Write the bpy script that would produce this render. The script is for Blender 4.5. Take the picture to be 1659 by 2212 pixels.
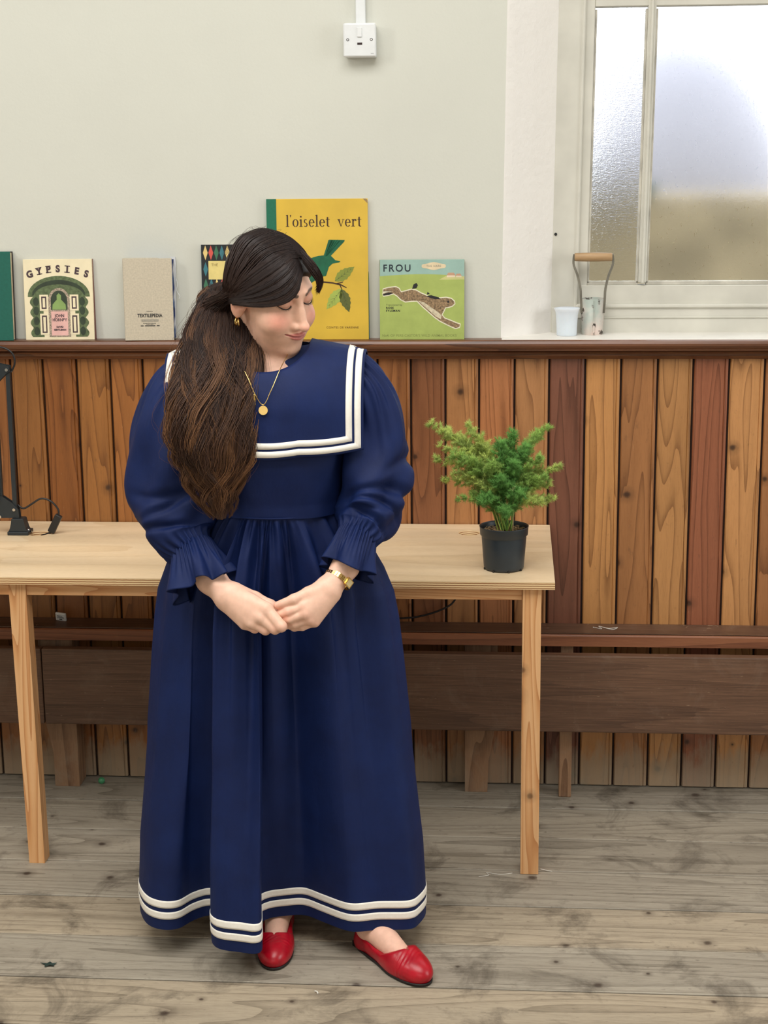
import bpy, bmesh, math, random
import numpy as np
from mathutils import Vector, Matrix

for _o in list(bpy.data.objects):
    bpy.data.objects.remove(_o)
SC = bpy.context.scene
COL = SC.collection

# ---------------------------------------------------------------- camera
CAM_POS = Vector((0.0, -4.5284, 1.85))
RIGHT = Vector((0.99710015, 0.0753622, -0.01057464))
UP = Vector((-0.00650323, 0.22282933, 0.97483578))
FWD = Vector((-0.07582211, 0.97194014, -0.22267326))
cam_data = bpy.data.cameras.new('camera')
cam_data.sensor_fit = 'HORIZONTAL'
cam_data.sensor_width = 36.0
cam_data.lens = 3600.0 / 1659.0 * 36.0
cam_data.clip_end = 200
cam = bpy.data.objects.new('camera', cam_data)
COL.objects.link(cam)
cam.matrix_world = Matrix(((RIGHT.x, UP.x, -FWD.x, CAM_POS.x),
                           (RIGHT.y, UP.y, -FWD.y, CAM_POS.y),
                           (RIGHT.z, UP.z, -FWD.z, CAM_POS.z),
                           (0, 0, 0, 1)))
SC.camera = cam

# ---------------------------------------------------------------- world, lamps, exposure
world = bpy.data.worlds.new('world')
SC.world = world
world.use_nodes = True
_bg = world.node_tree.nodes['Background']
_bg.inputs['Color'].default_value = (0.93, 0.965, 1.0, 1)
_bg.inputs['Strength'].default_value = 3.0


def area_light(name, loc, target, size, energy, color):
    l = bpy.data.lights.new(name, 'AREA')
    l.shape = 'RECTANGLE'
    l.size, l.size_y = size
    l.energy = energy
    l.color = color
    o = bpy.data.objects.new(name, l)
    COL.objects.link(o)
    o.location = loc
    d = Vector(target) - Vector(loc)
    o.rotation_euler = d.to_track_quat('-Z', 'Y').to_euler()
    return o


# a lamp on the left; added unseen fill panels overhead, at right and behind
area_light('ceiling_fill_light', (-0.6, -2.6, 3.95), (-0.6, -2.6, 0.0), (3.0, 2.4), 140, (1.0, 0.985, 0.955))  # broad overhead fill, added; no ceiling fitting is modelled
area_light('left_lamp_light', (-3.1, -2.2, 3.0), (-0.5, 0.0, 1.6), (0.5, 0.8), 24, (1.0, 0.975, 0.93))
area_light('side_fill_light', (3.45, -1.9, 1.9), (-0.4, -0.9, 0.9), (1.4, 2.0), 52, (0.96, 0.98, 1.0))  # added fill panel before the right wall, which has no window
area_light('front_fill_light', (-0.4, -6.2, 2.3), (-0.4, 0.0, 1.2), (3.2, 1.8), 20, (1.0, 0.99, 0.97))  # weak fill added behind the camera, no opening there
SC.view_settings.view_transform = 'Standard'
SC.view_settings.look = 'None'
SC.view_settings.gamma = 1.0
SC.view_settings.use_curve_mapping = False
SC.view_settings.exposure = 0.0


# ---------------------------------------------------------------- helpers
def srgb(r, g, b):
    f = lambda c: (c / 255 / 12.92) if c / 255 <= 0.04045 else ((c / 255 + 0.055) / 1.055) ** 2.4
    return (f(r), f(g), f(b), 1.0)


class NT:
    """small node-tree helper"""
    def __init__(self, name):
        self.m = bpy.data.materials.new(name)
        self.m.use_nodes = True
        self.t = self.m.node_tree
        self.b = self.t.nodes['Principled BSDF']
        self.out = self.t.nodes['Material Output']

    def n(self, kind, **kw):
        nd = self.t.nodes.new(kind)
        for k, v in kw.items():
            if k.startswith('i_'):
                key = k[2:]
                key = int(key) if key.isdigit() else key.replace('_', ' ')
                nd.inputs[key].default_value = v
            else:
                setattr(nd, k, v)
        return nd

    def l(self, a, b):
        self.t.links.new(a, b)

    def ramp(self, fac, stops, interp='LINEAR'):
        r = self.n('ShaderNodeValToRGB')
        r.color_ramp.interpolation = interp
        e = r.color_ramp.elements
        while len(e) < len(stops):
            e.new(0.5)
        for el, (p, c) in zip(e, stops):
            el.position = p
            el.color = c if len(c) == 4 else (*c, 1)
        self.l(fac, r.inputs[0])
        return r.outputs[0]

    def mix(self, a, b, fac, mode='MIX'):
        m = self.n('ShaderNodeMix', data_type='RGBA', blend_type=mode)
        for sock, v in ((m.inputs[6], a), (m.inputs[7], b), (m.inputs[0], fac)):
            if hasattr(v, 'links'):
                self.l(v, sock)
            else:
                sock.default_value = v
        return m.outputs[2]

    def math(self, op, a, b=0.0, clamp=False):
        m = self.n('ShaderNodeMath', operation=op, use_clamp=clamp)
        for sock, v in ((m.inputs[0], a), (m.inputs[1], b)):
            if hasattr(v, 'links'):
                self.l(v, sock)
            else:
                sock.default_value = v
        return m.outputs[0]

    def coords(self, scale=(1, 1, 1), rnd=0.0):
        tc = self.n('ShaderNodeTexCoord')
        mp = self.n('ShaderNodeMapping')
        mp.inputs['Scale'].default_value = scale
        self.l(tc.outputs['Object'], mp.inputs['Vector'])
        if rnd:
            oi = self.n('ShaderNodeObjectInfo')
            mul = self.math('MULTIPLY', oi.outputs['Random'], rnd)
            cb = self.n('ShaderNodeCombineXYZ')
            for i in range(3):
                self.l(mul, cb.inputs[i])
            self.l(cb.outputs[0], mp.inputs['Location'])
        return mp.outputs[0]

    def noise(self, vec, scale, detail=4, rough=0.55, dist=0.0):
        nz = self.n('ShaderNodeTexNoise')
        nz.inputs['Scale'].default_value = scale
        nz.inputs['Detail'].default_value = detail
        nz.inputs['Roughness'].default_value = rough
        nz.inputs['Distortion'].default_value = dist
        self.l(vec, nz.inputs['Vector'])
        return nz.outputs[0]

    def bump(self, h, strength=0.2, dist=0.002):
        b = self.n('ShaderNodeBump')
        b.inputs['Strength'].default_value = strength
        b.inputs['Distance'].default_value = dist
        self.l(h, b.inputs['Height'])
        self.l(b.outputs[0], self.b.inputs['Normal'])

    def set(self, **kw):
        for k, v in kw.items():
            s = self.b.inputs[k.replace('_', ' ')]
            if hasattr(v, 'links'):
                self.l(v, s)
            else:
                s.default_value = v
        return self


def plain(name, rgb, rough=0.5, metallic=0.0, bump=0.0, bscale=200, vary=0.06, **kw):
    t = NT(name)
    c = srgb(*rgb)
    v = t.coords()
    nz = t.noise(v, bscale * 0.15, 3)
    d = tuple(x * (1 - vary * 2) for x in c[:3]) + (1,)
    b = tuple(min(1, x * (1 + vary)) for x in c[:3]) + (1,)
    t.set(Base_Color=t.ramp(nz, [(0.3, d), (0.7, b)]), Roughness=rough, Metallic=metallic, **kw)
    if bump:
        t.bump(t.noise(v, bscale, 4), bump, 0.001)
    return t.m


def wood(name, axis, c_dark, c_mid, c_light, ring=9.0, stretch=0.08, rough=0.5, use_obj=False,
         knots=0.0, knot_cell=(5, 0.5, 2), knot_r=0.05, stain=None, scratch=0.0, rings_mix=0.5, bumps=0.12, cell=9.0, specks=0.0, wear=None):
    """grain = contour lines of a stretched noise field (cathedral arches) + fine fibres, knots, stains, scratches"""
    t = NT(name)
    sc = [1.0, 1.0, 1.0]
    sc[axis] = stretch
    v = t.coords(tuple(sc), 37.0)
    field = t.noise(v, cell, 1.5, 0.4, 0.15)
    lines = t.math('FRACT', t.math('MULTIPLY', field, ring))
    lines = t.math('POWER', lines, 2.2)
    fine = t.noise(v, 300.0, 5, 0.75)
    warp = t.noise(v, 5.0, 3, 0.5)
    col = t.ramp(fine, [(0.25, srgb(*c_dark)), (0.5, srgb(*c_mid)), (0.8, srgb(*c_light))])
    ringc = t.ramp(lines, [(0.0, srgb(*c_light)), (0.5, srgb(*c_mid)), (0.95, srgb(*c_dark))])
    col = t.mix(col, ringc, rings_mix)
    blot = t.ramp(warp, [(0.3, (0.70, 0.68, 0.66, 1)), (0.5, (0.97, 0.97, 0.97, 1)), (0.7, (1.14, 1.12, 1.10, 1))])
    col = t.mix(col, blot, 0.75, 'MULTIPLY')
    if use_obj:
        oi = t.n('ShaderNodeObjectInfo')
        col = t.mix(col, oi.outputs['Color'], 1.0, 'MULTIPLY')
    if knots:
        sx = t.n('ShaderNodeSeparateXYZ')
        t.l(t.coords((1, 1, 1), 61.0), sx.inputs[0])
        cb = t.n('ShaderNodeCombineXYZ')
        t.l(sx.outputs[0], cb.inputs[0])
        t.l(sx.outputs[knot_cell[2]], cb.inputs[1])
        vor = t.n('ShaderNodeTexVoronoi', feature='F1', distance='EUCLIDEAN', voronoi_dimensions='2D')
        vor.inputs['Scale'].default_value = knot_cell[0]
        vor.inputs['Randomness'].default_value = 1.0
        t.l(cb.outputs[0], vor.inputs['Vector'])
        sc_ = t.n('ShaderNodeSeparateColor')
        t.l(vor.outputs['Color'], sc_.inputs[0])
        has = t.math('GREATER_THAN', sc_.outputs[0], knot_cell[1])
        size = t.math('ADD', 0.45, t.math('MULTIPLY', sc_.outputs[1], 0.9))
        wob = t.math('ADD', t.math('DIVIDE', vor.outputs['Distance'], size), t.math('MULTIPLY', t.math('SUBTRACT', t.noise(cb.outputs[0], knot_cell[0] * 8, 3), 0.5), knot_r * 0.8))
        k = t.ramp(wob, [(knot_r * 0.35, (1, 1, 1, 1)), (knot_r * 0.6, (0.8, 0.8, 0.8, 1)), (knot_r * 0.95, (0.35, 0.35, 0.35, 1)), (knot_r * 2.4, (0, 0, 0, 1))])
        kf = t.math('MULTIPLY', t.math('MULTIPLY', k, has), knots)
        col = t.mix(col, srgb(46, 26, 16), kf)
    if stain:
        sv = t.coords((1, 1, 1))
        s1 = t.noise(sv, stain[0], 9, 0.68, 0.6)
        sf = t.ramp(s1, [(stain[1], (0, 0, 0, 1)), (stain[2], (1, 1, 1, 1))])
        col = t.mix(col, srgb(*stain[3]), t.math('MULTIPLY', sf, stain[4]))
    if wear:                                   # mop-worn, bleached foot of old boards, ragged upper edge
        sz = t.n('ShaderNodeSeparateXYZ')
        t.l(t.coords(), sz.inputs[0])
        hgt = t.math('ADD', sz.outputs[2], t.math('MULTIPLY', t.math('SUBTRACT', t.noise(t.coords((1, 1, 0.35)), 22, 5, 0.65), 0.5), 0.22))
        wf = t.ramp(hgt, [(0.0, (1, 1, 1, 1)), (wear[0], (0.75, 0.75, 0.75, 1)), (wear[0] * 1.7, (0, 0, 0, 1))])
        col = t.mix(col, srgb(*wear[1]), t.math('MULTIPLY', wf, wear[2]))
    if specks:
        s3 = t.noise(t.coords((1, 2.2, 2.2) if axis == 0 else (2.2, 2.2, 1), 5.0), 34.0, 4, 0.65)
        sf3 = t.ramp(s3, [(0.63, (0, 0, 0, 1)), (0.74, (1, 1, 1, 1))])
        col = t.mix(col, srgb(52, 44, 36), t.math('MULTIPLY', sf3, specks))
    if scratch:
        s2 = t.noise(t.coords((3, 3, 40) if axis != 2 else (40, 40, 3), 11.0), 9.0, 5, 0.7, 1.0)
        sf2 = t.ramp(s2, [(0.66, (0, 0, 0, 1)), (0.72, (1, 1, 1, 1))])
        col = t.mix(col, srgb(190, 165, 135), t.math('MULTIPLY', sf2, scratch))
    t.set(Base_Color=col, Roughness=rough)
    t.bump(t.math('ADD', fine, t.math('MULTIPLY', lines, 0.4)), bumps, 0.0015)
    return t.m


def link(o, parent=None):
    COL.objects.link(o)
    if parent is not None:
        o.parent = parent
    return o


def tag(o, label=None, cat=None, group=None, kind=None):
    for k, v in (('label', label), ('category', cat), ('group', group), ('kind', kind)):
        if v:
            o[k] = v
    return o


def empty(name, loc=(0, 0, 0), label=None, cat=None, group=None, kind=None, rot=None):
    o = bpy.data.objects.new(name, None)
    o.empty_display_size = 0.05
    o.location = loc
    if rot:
        o.rotation_euler = rot
    COL.objects.link(o)
    return tag(o, label, cat, group, kind)


def root_off(parent):
    off = Vector((0, 0, 0))
    p = parent
    while p is not None:
        off += p.location
        p = p.parent
    return off


def mobj(name, verts, faces, mat, parent=None, smooth=False, local=False):
    """mesh from world-space verts (made relative to the parent unless local)"""
    verts = np.asarray(verts, dtype=np.float64).reshape(-1, 3)
    if parent is not None and not local:
        verts = verts - np.array(root_off(parent))
    me = bpy.data.meshes.new(name)
    if isinstance(faces, np.ndarray):
        n, k = faces.shape
        me.vertices.add(len(verts))
        me.vertices.foreach_set('co', verts.astype(np.float32).ravel())
        me.loops.add(n * k)
        me.loops.foreach_set('vertex_index', faces.astype(np.int32).ravel())
        me.polygons.add(n)
        me.polygons.foreach_set('loop_start', np.arange(0, n * k, k, dtype=np.int32))
        me.polygons.foreach_set('loop_total', np.full(n, k, dtype=np.int32))
        me.update(calc_edges=True)
        me.validate()
    else:
        me.from_pydata([tuple(v) for v in verts], [], faces)
        me.update()
    if smooth:
        me.polygons.foreach_set('use_smooth', [True] * len(me.polygons))
    if mat is not None:
        me.materials.append(mat)
    o = bpy.data.objects.new(name, me)
    return link(o, parent)


def bm_obj(name, bm, mat, parent=None, smooth=False, local=False):
    if parent is not None and not local:
        bmesh.ops.translate(bm, verts=bm.verts, vec=-root_off(parent))
    me = bpy.data.meshes.new(name)
    bm.to_mesh(me)
    bm.free()
    if smooth:
        me.polygons.foreach_set('use_smooth', [True] * len(me.polygons))
    me.materials.append(mat)
    return link(bpy.data.objects.new(name, me), parent)


def add_box(bm, x, y, z, bevel=0.0, seg=1):
    vs = [bm.verts.new((x[i], y[j], z[k])) for i in (0, 1) for j in (0, 1) for k in (0, 1)]
    fs = [bm.faces.new([vs[i] for i in f]) for f in
          ((0, 1, 3, 2), (4, 6, 7, 5), (0, 4, 5, 1), (2, 3, 7, 6), (0, 2, 6, 4), (1, 5, 7, 3))]
    if bevel:
        es = list({e for f in fs for e in f.edges})
        bmesh.ops.bevel(bm, geom=es, offset=bevel, segments=seg, affect='EDGES', profile=0.5)


def box(name, x, y, z, mat, parent=None, bevel=0.0, seg=1, local=False):
    bm = bmesh.new()
    add_box(bm, x, y, z, bevel, seg)
    bmesh.ops.recalc_face_normals(bm, faces=bm.faces)
    return bm_obj(name, bm, mat, parent, local=local)


def extrude(name, prof, axis, a0, a1, mat, parent=None, smooth=False, local=False, bevel=0.0):
    """closed 2-D profile extruded along an axis; prof in the other two axes (cyclic order kept)"""
    n = len(prof)
    vs = []
    for a in (a0, a1):
        for p, q in prof:
            v = [0, 0, 0]
            o = [i for i in range(3) if i != axis]
            v[axis] = a
            v[o[0]] = p
            v[o[1]] = q
            vs.append(v)
    fs = [tuple(range(n)), tuple(range(2 * n - 1, n - 1, -1))]
    fs += [(i, i + n, (i + 1) % n + n, (i + 1) % n) for i in range(n)]
    bm = bmesh.new()
    bv = [bm.verts.new(v) for v in vs]
    for f in fs:
        bm.faces.new([bv[i] for i in f])
    if bevel:
        bmesh.ops.bevel(bm, geom=list(bm.edges), offset=bevel, segments=2, affect='EDGES', profile=0.5)
    bmesh.ops.recalc_face_normals(bm, faces=bm.faces)
    return bm_obj(name, bm, mat, parent, smooth, local)


def catmull(pts, n):
    P = np.asarray(pts, float)
    P = np.vstack([2 * P[0] - P[1], P, 2 * P[-1] - P[-2]])
    m = len(P) - 3
    t = np.linspace(0, m - 1e-9, n)
    i = t.astype(int)
    u = (t - i)[:, None]
    p0, p1, p2, p3 = P[i], P[i + 1], P[i + 2], P[i + 3]
    return 0.5 * (2 * p1 + (p2 - p0) * u + (2 * p0 - 5 * p1 + 4 * p2 - p3) * u ** 2 + (3 * p1 - p0 - 3 * p2 + p3) * u ** 3)


def frames(path, ref=(0.1, 1, 0.05)):
    T = np.gradient(path, axis=0)
    T /= np.linalg.norm(T, axis=1)[:, None] + 1e-12
    N = np.zeros_like(T)
    r = np.asarray(ref, float)
    for i, t in enumerate(T):
        v = r - t * (r @ t)
        v /= np.linalg.norm(v) + 1e-12
        N[i] = v
        r = v
    B = np.cross(T, N)
    return T, N, B


def grid_faces(nu, nv, close_v=True):
    """rows nu, columns nv -> quads"""
    i = np.arange(nu - 1)[:, None]
    j = np.arange(nv if close_v else nv - 1)[None, :]
    j2 = (j + 1) % nv
    return np.stack([i * nv + j, i * nv + j2, (i + 1) * nv + j2, (i + 1) * nv + j], -1).reshape(-1, 4)


def tube_geo(path, rad, sides=8, caps=True):
    path = np.asarray(path, float)
    rad = np.broadcast_to(np.asarray(rad, float), (len(path),))
    T, N, B = frames(path)
    a = np.linspace(0, 2 * math.pi, sides, endpoint=False)
    V = path[:, None] + rad[:, None, None] * (np.cos(a)[None, :, None] * N[:, None] + np.sin(a)[None, :, None] * B[:, None])
    F = [tuple(f) for f in grid_faces(len(path), sides).tolist()]
    if caps:
        F.append(tuple(range(sides)))
        F.append(tuple(range((len(path) - 1) * sides, len(path) * sides))[::-1])
    return V.reshape(-1, 3), F


def tube(name, pts, rad, mat, parent=None, n=24, sides=8, local=False, spline=True):
    path = catmull(pts, n) if spline else np.asarray(pts, float)
    V, F = tube_geo(path, rad, sides)
    return mobj(name, V, F, mat, parent, True, local)


def lathe_geo(prof, center=(0, 0, 0), seg=40):
    a = np.linspace(0, 2 * math.pi, seg, endpoint=False)
    pr = np.asarray(prof, float)
    V = np.stack([pr[:, None, 0] * np.cos(a), pr[:, None, 0] * np.sin(a), np.repeat(pr[:, 1][:, None], seg, 1)], -1) + np.asarray(center)
    return V.reshape(-1, 3), [tuple(f) for f in grid_faces(len(pr), seg).tolist()]


def lathe(name, prof, center, mat, parent=None, seg=40, local=False):
    V, F = lathe_geo(prof, center, seg)
    return mobj(name, V, F, mat, parent, True, local)


def disc_geo(c, n, r, thick, seg=20):
    n = Vector(n).normalized()
    q = n.to_track_quat('Z', 'Y').to_matrix()
    V, F = lathe_geo([(0.0001, 0), (r, 0), (r, thick), (0.0001, thick)], (0, 0, 0), seg)
    V = V @ np.array(q).T + np.asarray(c)
    return V, F


def disc(name, c, n, r, thick, mat, parent=None, local=False, seg=20):
    V, F = disc_geo(c, n, r, thick, seg)
    return mobj(name, V, F, mat, parent, False, local)


random.seed(7)
RNG = np.random.default_rng(11)
# ---------------------------------------------------------------- materials
def plaster(name, rgb, scale=70, strength=0.25, dist=0.003):
    t = NT(name)
    v = t.coords()
    n1 = t.noise(v, 2.2, 4)
    c = srgb(*rgb)
    t.set(Base_Color=t.ramp(n1, [(0.3, tuple(x * 0.95 for x in c[:3]) + (1,)), (0.7, c)]), Roughness=0.75)
    h = t.math('ADD', t.noise(v, scale, 5, 0.6), t.math('MULTIPLY', t.noise(v, 12, 3), 1.2))
    t.bump(h, strength, dist)
    return t.m


M_WALL = plaster('wall_paint', (206, 207, 197), 110, 0.18, 0.002)
M_REVEAL = plaster('rough_white_plaster', (236, 233, 228), 60, 0.5, 0.004)
M_PAINT = plain('window_paint', (205, 203, 192), 0.45, bump=0.08, bscale=60, vary=0.05)
M_SILL = plain('sill_white_paint', (232, 229, 222), 0.4, bump=0.1, bscale=60, vary=0.04)
M_BOARD = wood('wainscot_pine', 2, (160, 144, 130), (230, 227, 222), (255, 254, 252), ring=11, stretch=0.075, rough=0.40,
               use_obj=True, knots=0.9, knot_cell=(5.5, 0.45, 2), knot_r=0.05, scratch=0.35, rings_mix=0.62, cell=14, wear=(0.075, (158, 146, 126), 0.75), specks=0.25)
M_BACK = plain('groove_dark_wood', (48, 25, 16), 0.7)  # dark brown backing, so gaps between boards read dark
M_DADO = wood('dado_varnish', 0, (58, 33, 22), (92, 56, 36), (118, 76, 50), rough=0.3, scratch=0.12)
M_BENCH = wood('bench_dark_wood', 0, (60, 42, 32), (94, 67, 50), (126, 95, 74), ring=12, stretch=0.022, rings_mix=0.2, rough=0.5,
               stain=(7.0, 0.52, 0.72, (130, 110, 94), 0.4), scratch=0.8, specks=0.5)
M_RAIL = wood('bench_rail_wood', 0, (96, 56, 36), (132, 80, 52), (154, 100, 68), ring=12, stretch=0.05, rough=0.5, scratch=0.3)
M_POST = wood('bench_post_wood', 2, (92, 66, 46), (128, 94, 68), (160, 126, 96), rough=0.6,
              stain=(9.0, 0.5, 0.7, (150, 138, 120), 0.4))
M_FLOOR = wood('floor_plank', 0, (140, 134, 124), (226, 222, 216), (255, 252, 246), ring=13, stretch=0.07, rough=0.62,
               use_obj=True, knots=0.85, knot_cell=(4.6, 0.40, 1), knot_r=0.055,
               stain=(5.2, 0.52, 0.70, (66, 58, 48), 0.78), rings_mix=0.4, bumps=0.25, cell=8, specks=0.55)
M_PLY = wood('desk_plywood', 0, (214, 186, 146), (232, 207, 170), (243, 221, 188), ring=5, stretch=0.16, rough=0.4, rings_mix=0.35,
             stain=(6.0, 0.60, 0.75, (182, 140, 96), 0.4), bumps=0.03, cell=6)
M_PLYEDGE = NT('plywood_edge')
_v = M_PLYEDGE.coords((2.0, 2.0, 1.0))
_w = M_PLYEDGE.n('ShaderNodeTexWave', wave_type='BANDS', bands_direction='Z')
_w.inputs['Scale'].default_value = 55
_w.inputs['Distortion'].default_value = 0.6
M_PLYEDGE.l(_v, _w.inputs['Vector'])
M_PLYEDGE.set(Base_Color=M_PLYEDGE.ramp(_w.outputs[0], [(0.2, srgb(150, 100, 58)), (0.5, srgb(232, 202, 154))]), Roughness=0.6)
M_PLYEDGE = M_PLYEDGE.m
M_PINE = wood('leg_pine', 2, (196, 132, 80), (224, 166, 110), (240, 192, 140), ring=16, stretch=0.05, cell=16, rough=0.5, knots=0.7,
              knot_cell=(6, 0.6, 2), knot_r=0.07, rings_mix=0.75)
M_PINEX = wood('apron_pine', 0, (196, 128, 76), (222, 162, 106), (236, 186, 134), ring=14, stretch=0.06, cell=16, rough=0.5, rings_mix=0.7)
M_BLACKMETAL = plain('lamp_dark_metal', (44, 50, 54), 0.45, 0.3, vary=0.05)
M_BLACKPLASTIC = plain('black_plastic', (26, 26, 28), 0.4)
M_CHROME = plain('chrome_steel', (205, 205, 205), 0.22, 1.0)
M_GOLD = plain('gold_metal', (226, 192, 120), 0.2, 1.0)
M_WHITEPL = plain('white_plastic', (222, 225, 226), 0.35, vary=0.02)

# ---------------------------------------------------------------- floor
floor = empty('floor', kind='structure')
box('subfloor', (-5.0, 4.0), (-6.5, 0.2), (-0.10, -0.022), M_BACK, floor)
PLANK_W = 0.2035
y1 = 0.055
ip = 0
while y1 > -6.4:
    tint = 0.86 + 0.16 * random.random()
    # planks run along the wall; butt joints lie outside the frame
    cut = [(-4.6, -1.95 - 0.4 * random.random()), (None, 1.35 + 0.5 * random.random()), (None, 3.6)]
    x0 = -4.6
    for _, x1 in cut:
        o = box('plank', (x0 + 0.001, x1 - 0.001), (y1 - PLANK_W + 0.0025, y1 - 0.0025), (-0.024, random.uniform(-0.0012, 0.0)), M_FLOOR, floor, 0.0016)
        w = random.uniform(-0.02, 0.02)
        o.color = (0.50 * tint + w, 0.445 * tint, 0.36 * tint - w, 1)
        x0 = x1
    y1 -= PLANK_W
    ip += 1

# ---------------------------------------------------------------- back wall with splayed window recess
SH = 0.0145                                    # the old opening leans a little


def lx(x, z):
    return x + SH * (z - 1.3)


YW, YG = 0.02, 0.14                            # wall face, window plane
RX0, RX1 = -0.030, 1.46                        # recess outer corners (room side)
GX0, GX1 = 0.112, 1.32                         # recess inner corners (window side)
ZB, ZT, ZTT = 1.28, 2.75, 4.2
wall = empty('wall_back', kind='structure')
vw = []
fw = []


def quad(pts):
    i = len(vw)
    vw.extend(pts)
    fw.append((i, i + 1, i + 2, i + 3))


quad([(-5, YW, ZB), (lx(RX0, ZB), YW, ZB), (lx(RX0, ZT), YW, ZT), (-5, YW, ZT)])
quad([(lx(RX1, ZB), YW, ZB), (4, YW, ZB), (4, YW, ZT), (lx(RX1, ZT), YW, ZT)])
quad([(-5, YW, ZT), (4, YW, ZT), (4, YW, ZTT), (-5, YW, ZTT)])
mobj('plaster', vw, fw, M_WALL, wall)
vw, fw = [], []
nz_ = 16


def reveal_side(xa, xb, flip):
    for i in range(nz_):
        za, zb = ZB + (ZT - ZB) * i / nz_, ZB + (ZT - ZB) * (i + 1) / nz_
        ca = [0, 0.04, 0.15, 0.5, 0.9, 1.0]
        for a, b in zip(ca[:-1], ca[1:]):
            f = lambda t, z: (lx(xa + (xb - xa) * t, z), YW + (YG - YW) * (t ** 1.12), z)
            q = [f(a, za), f(b, za), f(b, zb), f(a, zb)]
            quad(q if not flip else q[::-1])


reveal_side(RX0, GX0, False)
reveal_side(RX1, GX1, True)
quad([(lx(RX0, ZT), YW, ZT), (lx(GX0, ZT), YG, ZT), (lx(GX1, ZT), YG, ZT), (lx(RX1, ZT), YW, ZT)])
mobj('window_reveal', vw, fw, M_REVEAL, wall, True)
box('panel_backing', (-5, 4), (0.036, 0.06), (-0.02, 1.285), M_BACK, wall)

# rest of the hall, out of view
M_CEIL = plaster('ceiling_paint', (226, 222, 212), 40, 0.1, 0.002)
for nm, x, y, z in (('ceiling', (-5, 4), (-6.6, 0.2), (4.2, 4.25)), ('wall_left', (-4.7, -4.6), (-6.6, 0.02), (-0.1, 4.2)),
                    ('wall_right', (3.6, 3.7), (-6.6, 0.02), (-0.1, 4.2)), ('wall_front', (-5, 4), (-6.6, -6.5), (-0.1, 4.2))):
    tag(box(nm, x, y, z, M_CEIL), kind='structure')

# matchboard wainscot, one object per board
joints = [-1.4015, -1.3092, -1.2131, -1.1178, -1.0259, -0.932, -0.838, -0.744, -0.650, -0.556, -0.462, -0.3687, -0.2769, -0.1815,
          -0.089, 0.0083, 0.1027, 0.2007, 0.2978, 0.3968, 0.4925, 0.5892, 0.6843]
cols = [(150, 96, 48), (142, 84, 38), (168, 108, 52), (165, 102, 48), (160, 100, 48), (160, 100, 52), (150, 92, 48), (160, 100, 52),
        (150, 92, 48), (158, 98, 52), (152, 94, 50), (146, 92, 50), (128, 78, 46), (166, 112, 66), (158, 100, 60), (164, 112, 68), (116, 70, 50),
        (180, 124, 70), (164, 108, 62), (178, 124, 72), (138, 80, 52), (184, 128, 76)]
jl = list(joints)
cl = list(cols)
while jl[0] > -4.6:
    jl.insert(0, jl[0] - 0.095)
    cl.insert(0, (lambda q: (164 - q, int(104 - q * 0.8), int(52 - q * 0.4)))(random.randint(0, 26)))
while jl[-1] < 3.6:
    jl.append(jl[-1] + 0.096)
    cl.append((lambda q: (182 - q, int(128 - q * 0.95), int(76 - q * 0.6)))(random.randint(0, 36)))
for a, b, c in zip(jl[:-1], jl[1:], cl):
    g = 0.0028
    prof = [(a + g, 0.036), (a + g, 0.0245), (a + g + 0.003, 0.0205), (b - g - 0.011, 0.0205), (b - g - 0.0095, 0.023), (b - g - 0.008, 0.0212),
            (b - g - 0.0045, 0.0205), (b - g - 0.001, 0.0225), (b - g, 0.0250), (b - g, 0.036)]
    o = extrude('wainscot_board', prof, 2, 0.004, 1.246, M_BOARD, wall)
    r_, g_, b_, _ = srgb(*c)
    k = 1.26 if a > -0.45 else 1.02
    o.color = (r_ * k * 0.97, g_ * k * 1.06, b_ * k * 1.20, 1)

# dado: shelf cap and the small moulding under it
dado = empty('trim_1', kind='structure')
ZD = 1.297
pr = [(YW + 0.03, ZD), (-0.024, ZD), (-0.031, ZD - 0.003), (-0.035, ZD - 0.010), (-0.035, ZD - 0.016), (-0.031, ZD - 0.022), (-0.026, ZD - 0.0255),
      (-0.026, ZD - 0.029), (YW + 0.03, ZD - 0.029)]
extrude('shelf_cap', pr, 0, -4.6, 3.6, M_DADO, dado)
pr = [(YW + 0.02, ZD - 0.027), (-0.006, ZD - 0.027), (-0.010, ZD - 0.033), (-0.012, ZD - 0.036), (-0.006, ZD - 0.040), (-0.004, ZD - 0.046),
      (0.004, ZD - 0.052), (0.008, ZD - 0.056), (YW + 0.02, ZD - 0.056)]
extrude('cove_moulding', pr, 0, -4.6, 3.6, M_DADO, dado)

# ---------------------------------------------------------------- window
win = empty('window_1', kind='structure')


def sheared_box(name, x, y, z, mat, parent, bevel=0.002):
    bm = bmesh.new()
    add_box(bm, x, y, z, bevel, 1)
    for v in bm.verts:
        v.co.x = lx(v.co.x, v.co.z)
    bmesh.ops.recalc_face_normals(bm, faces=bm.faces)
    return bm_obj(name, bm, mat, parent)


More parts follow.
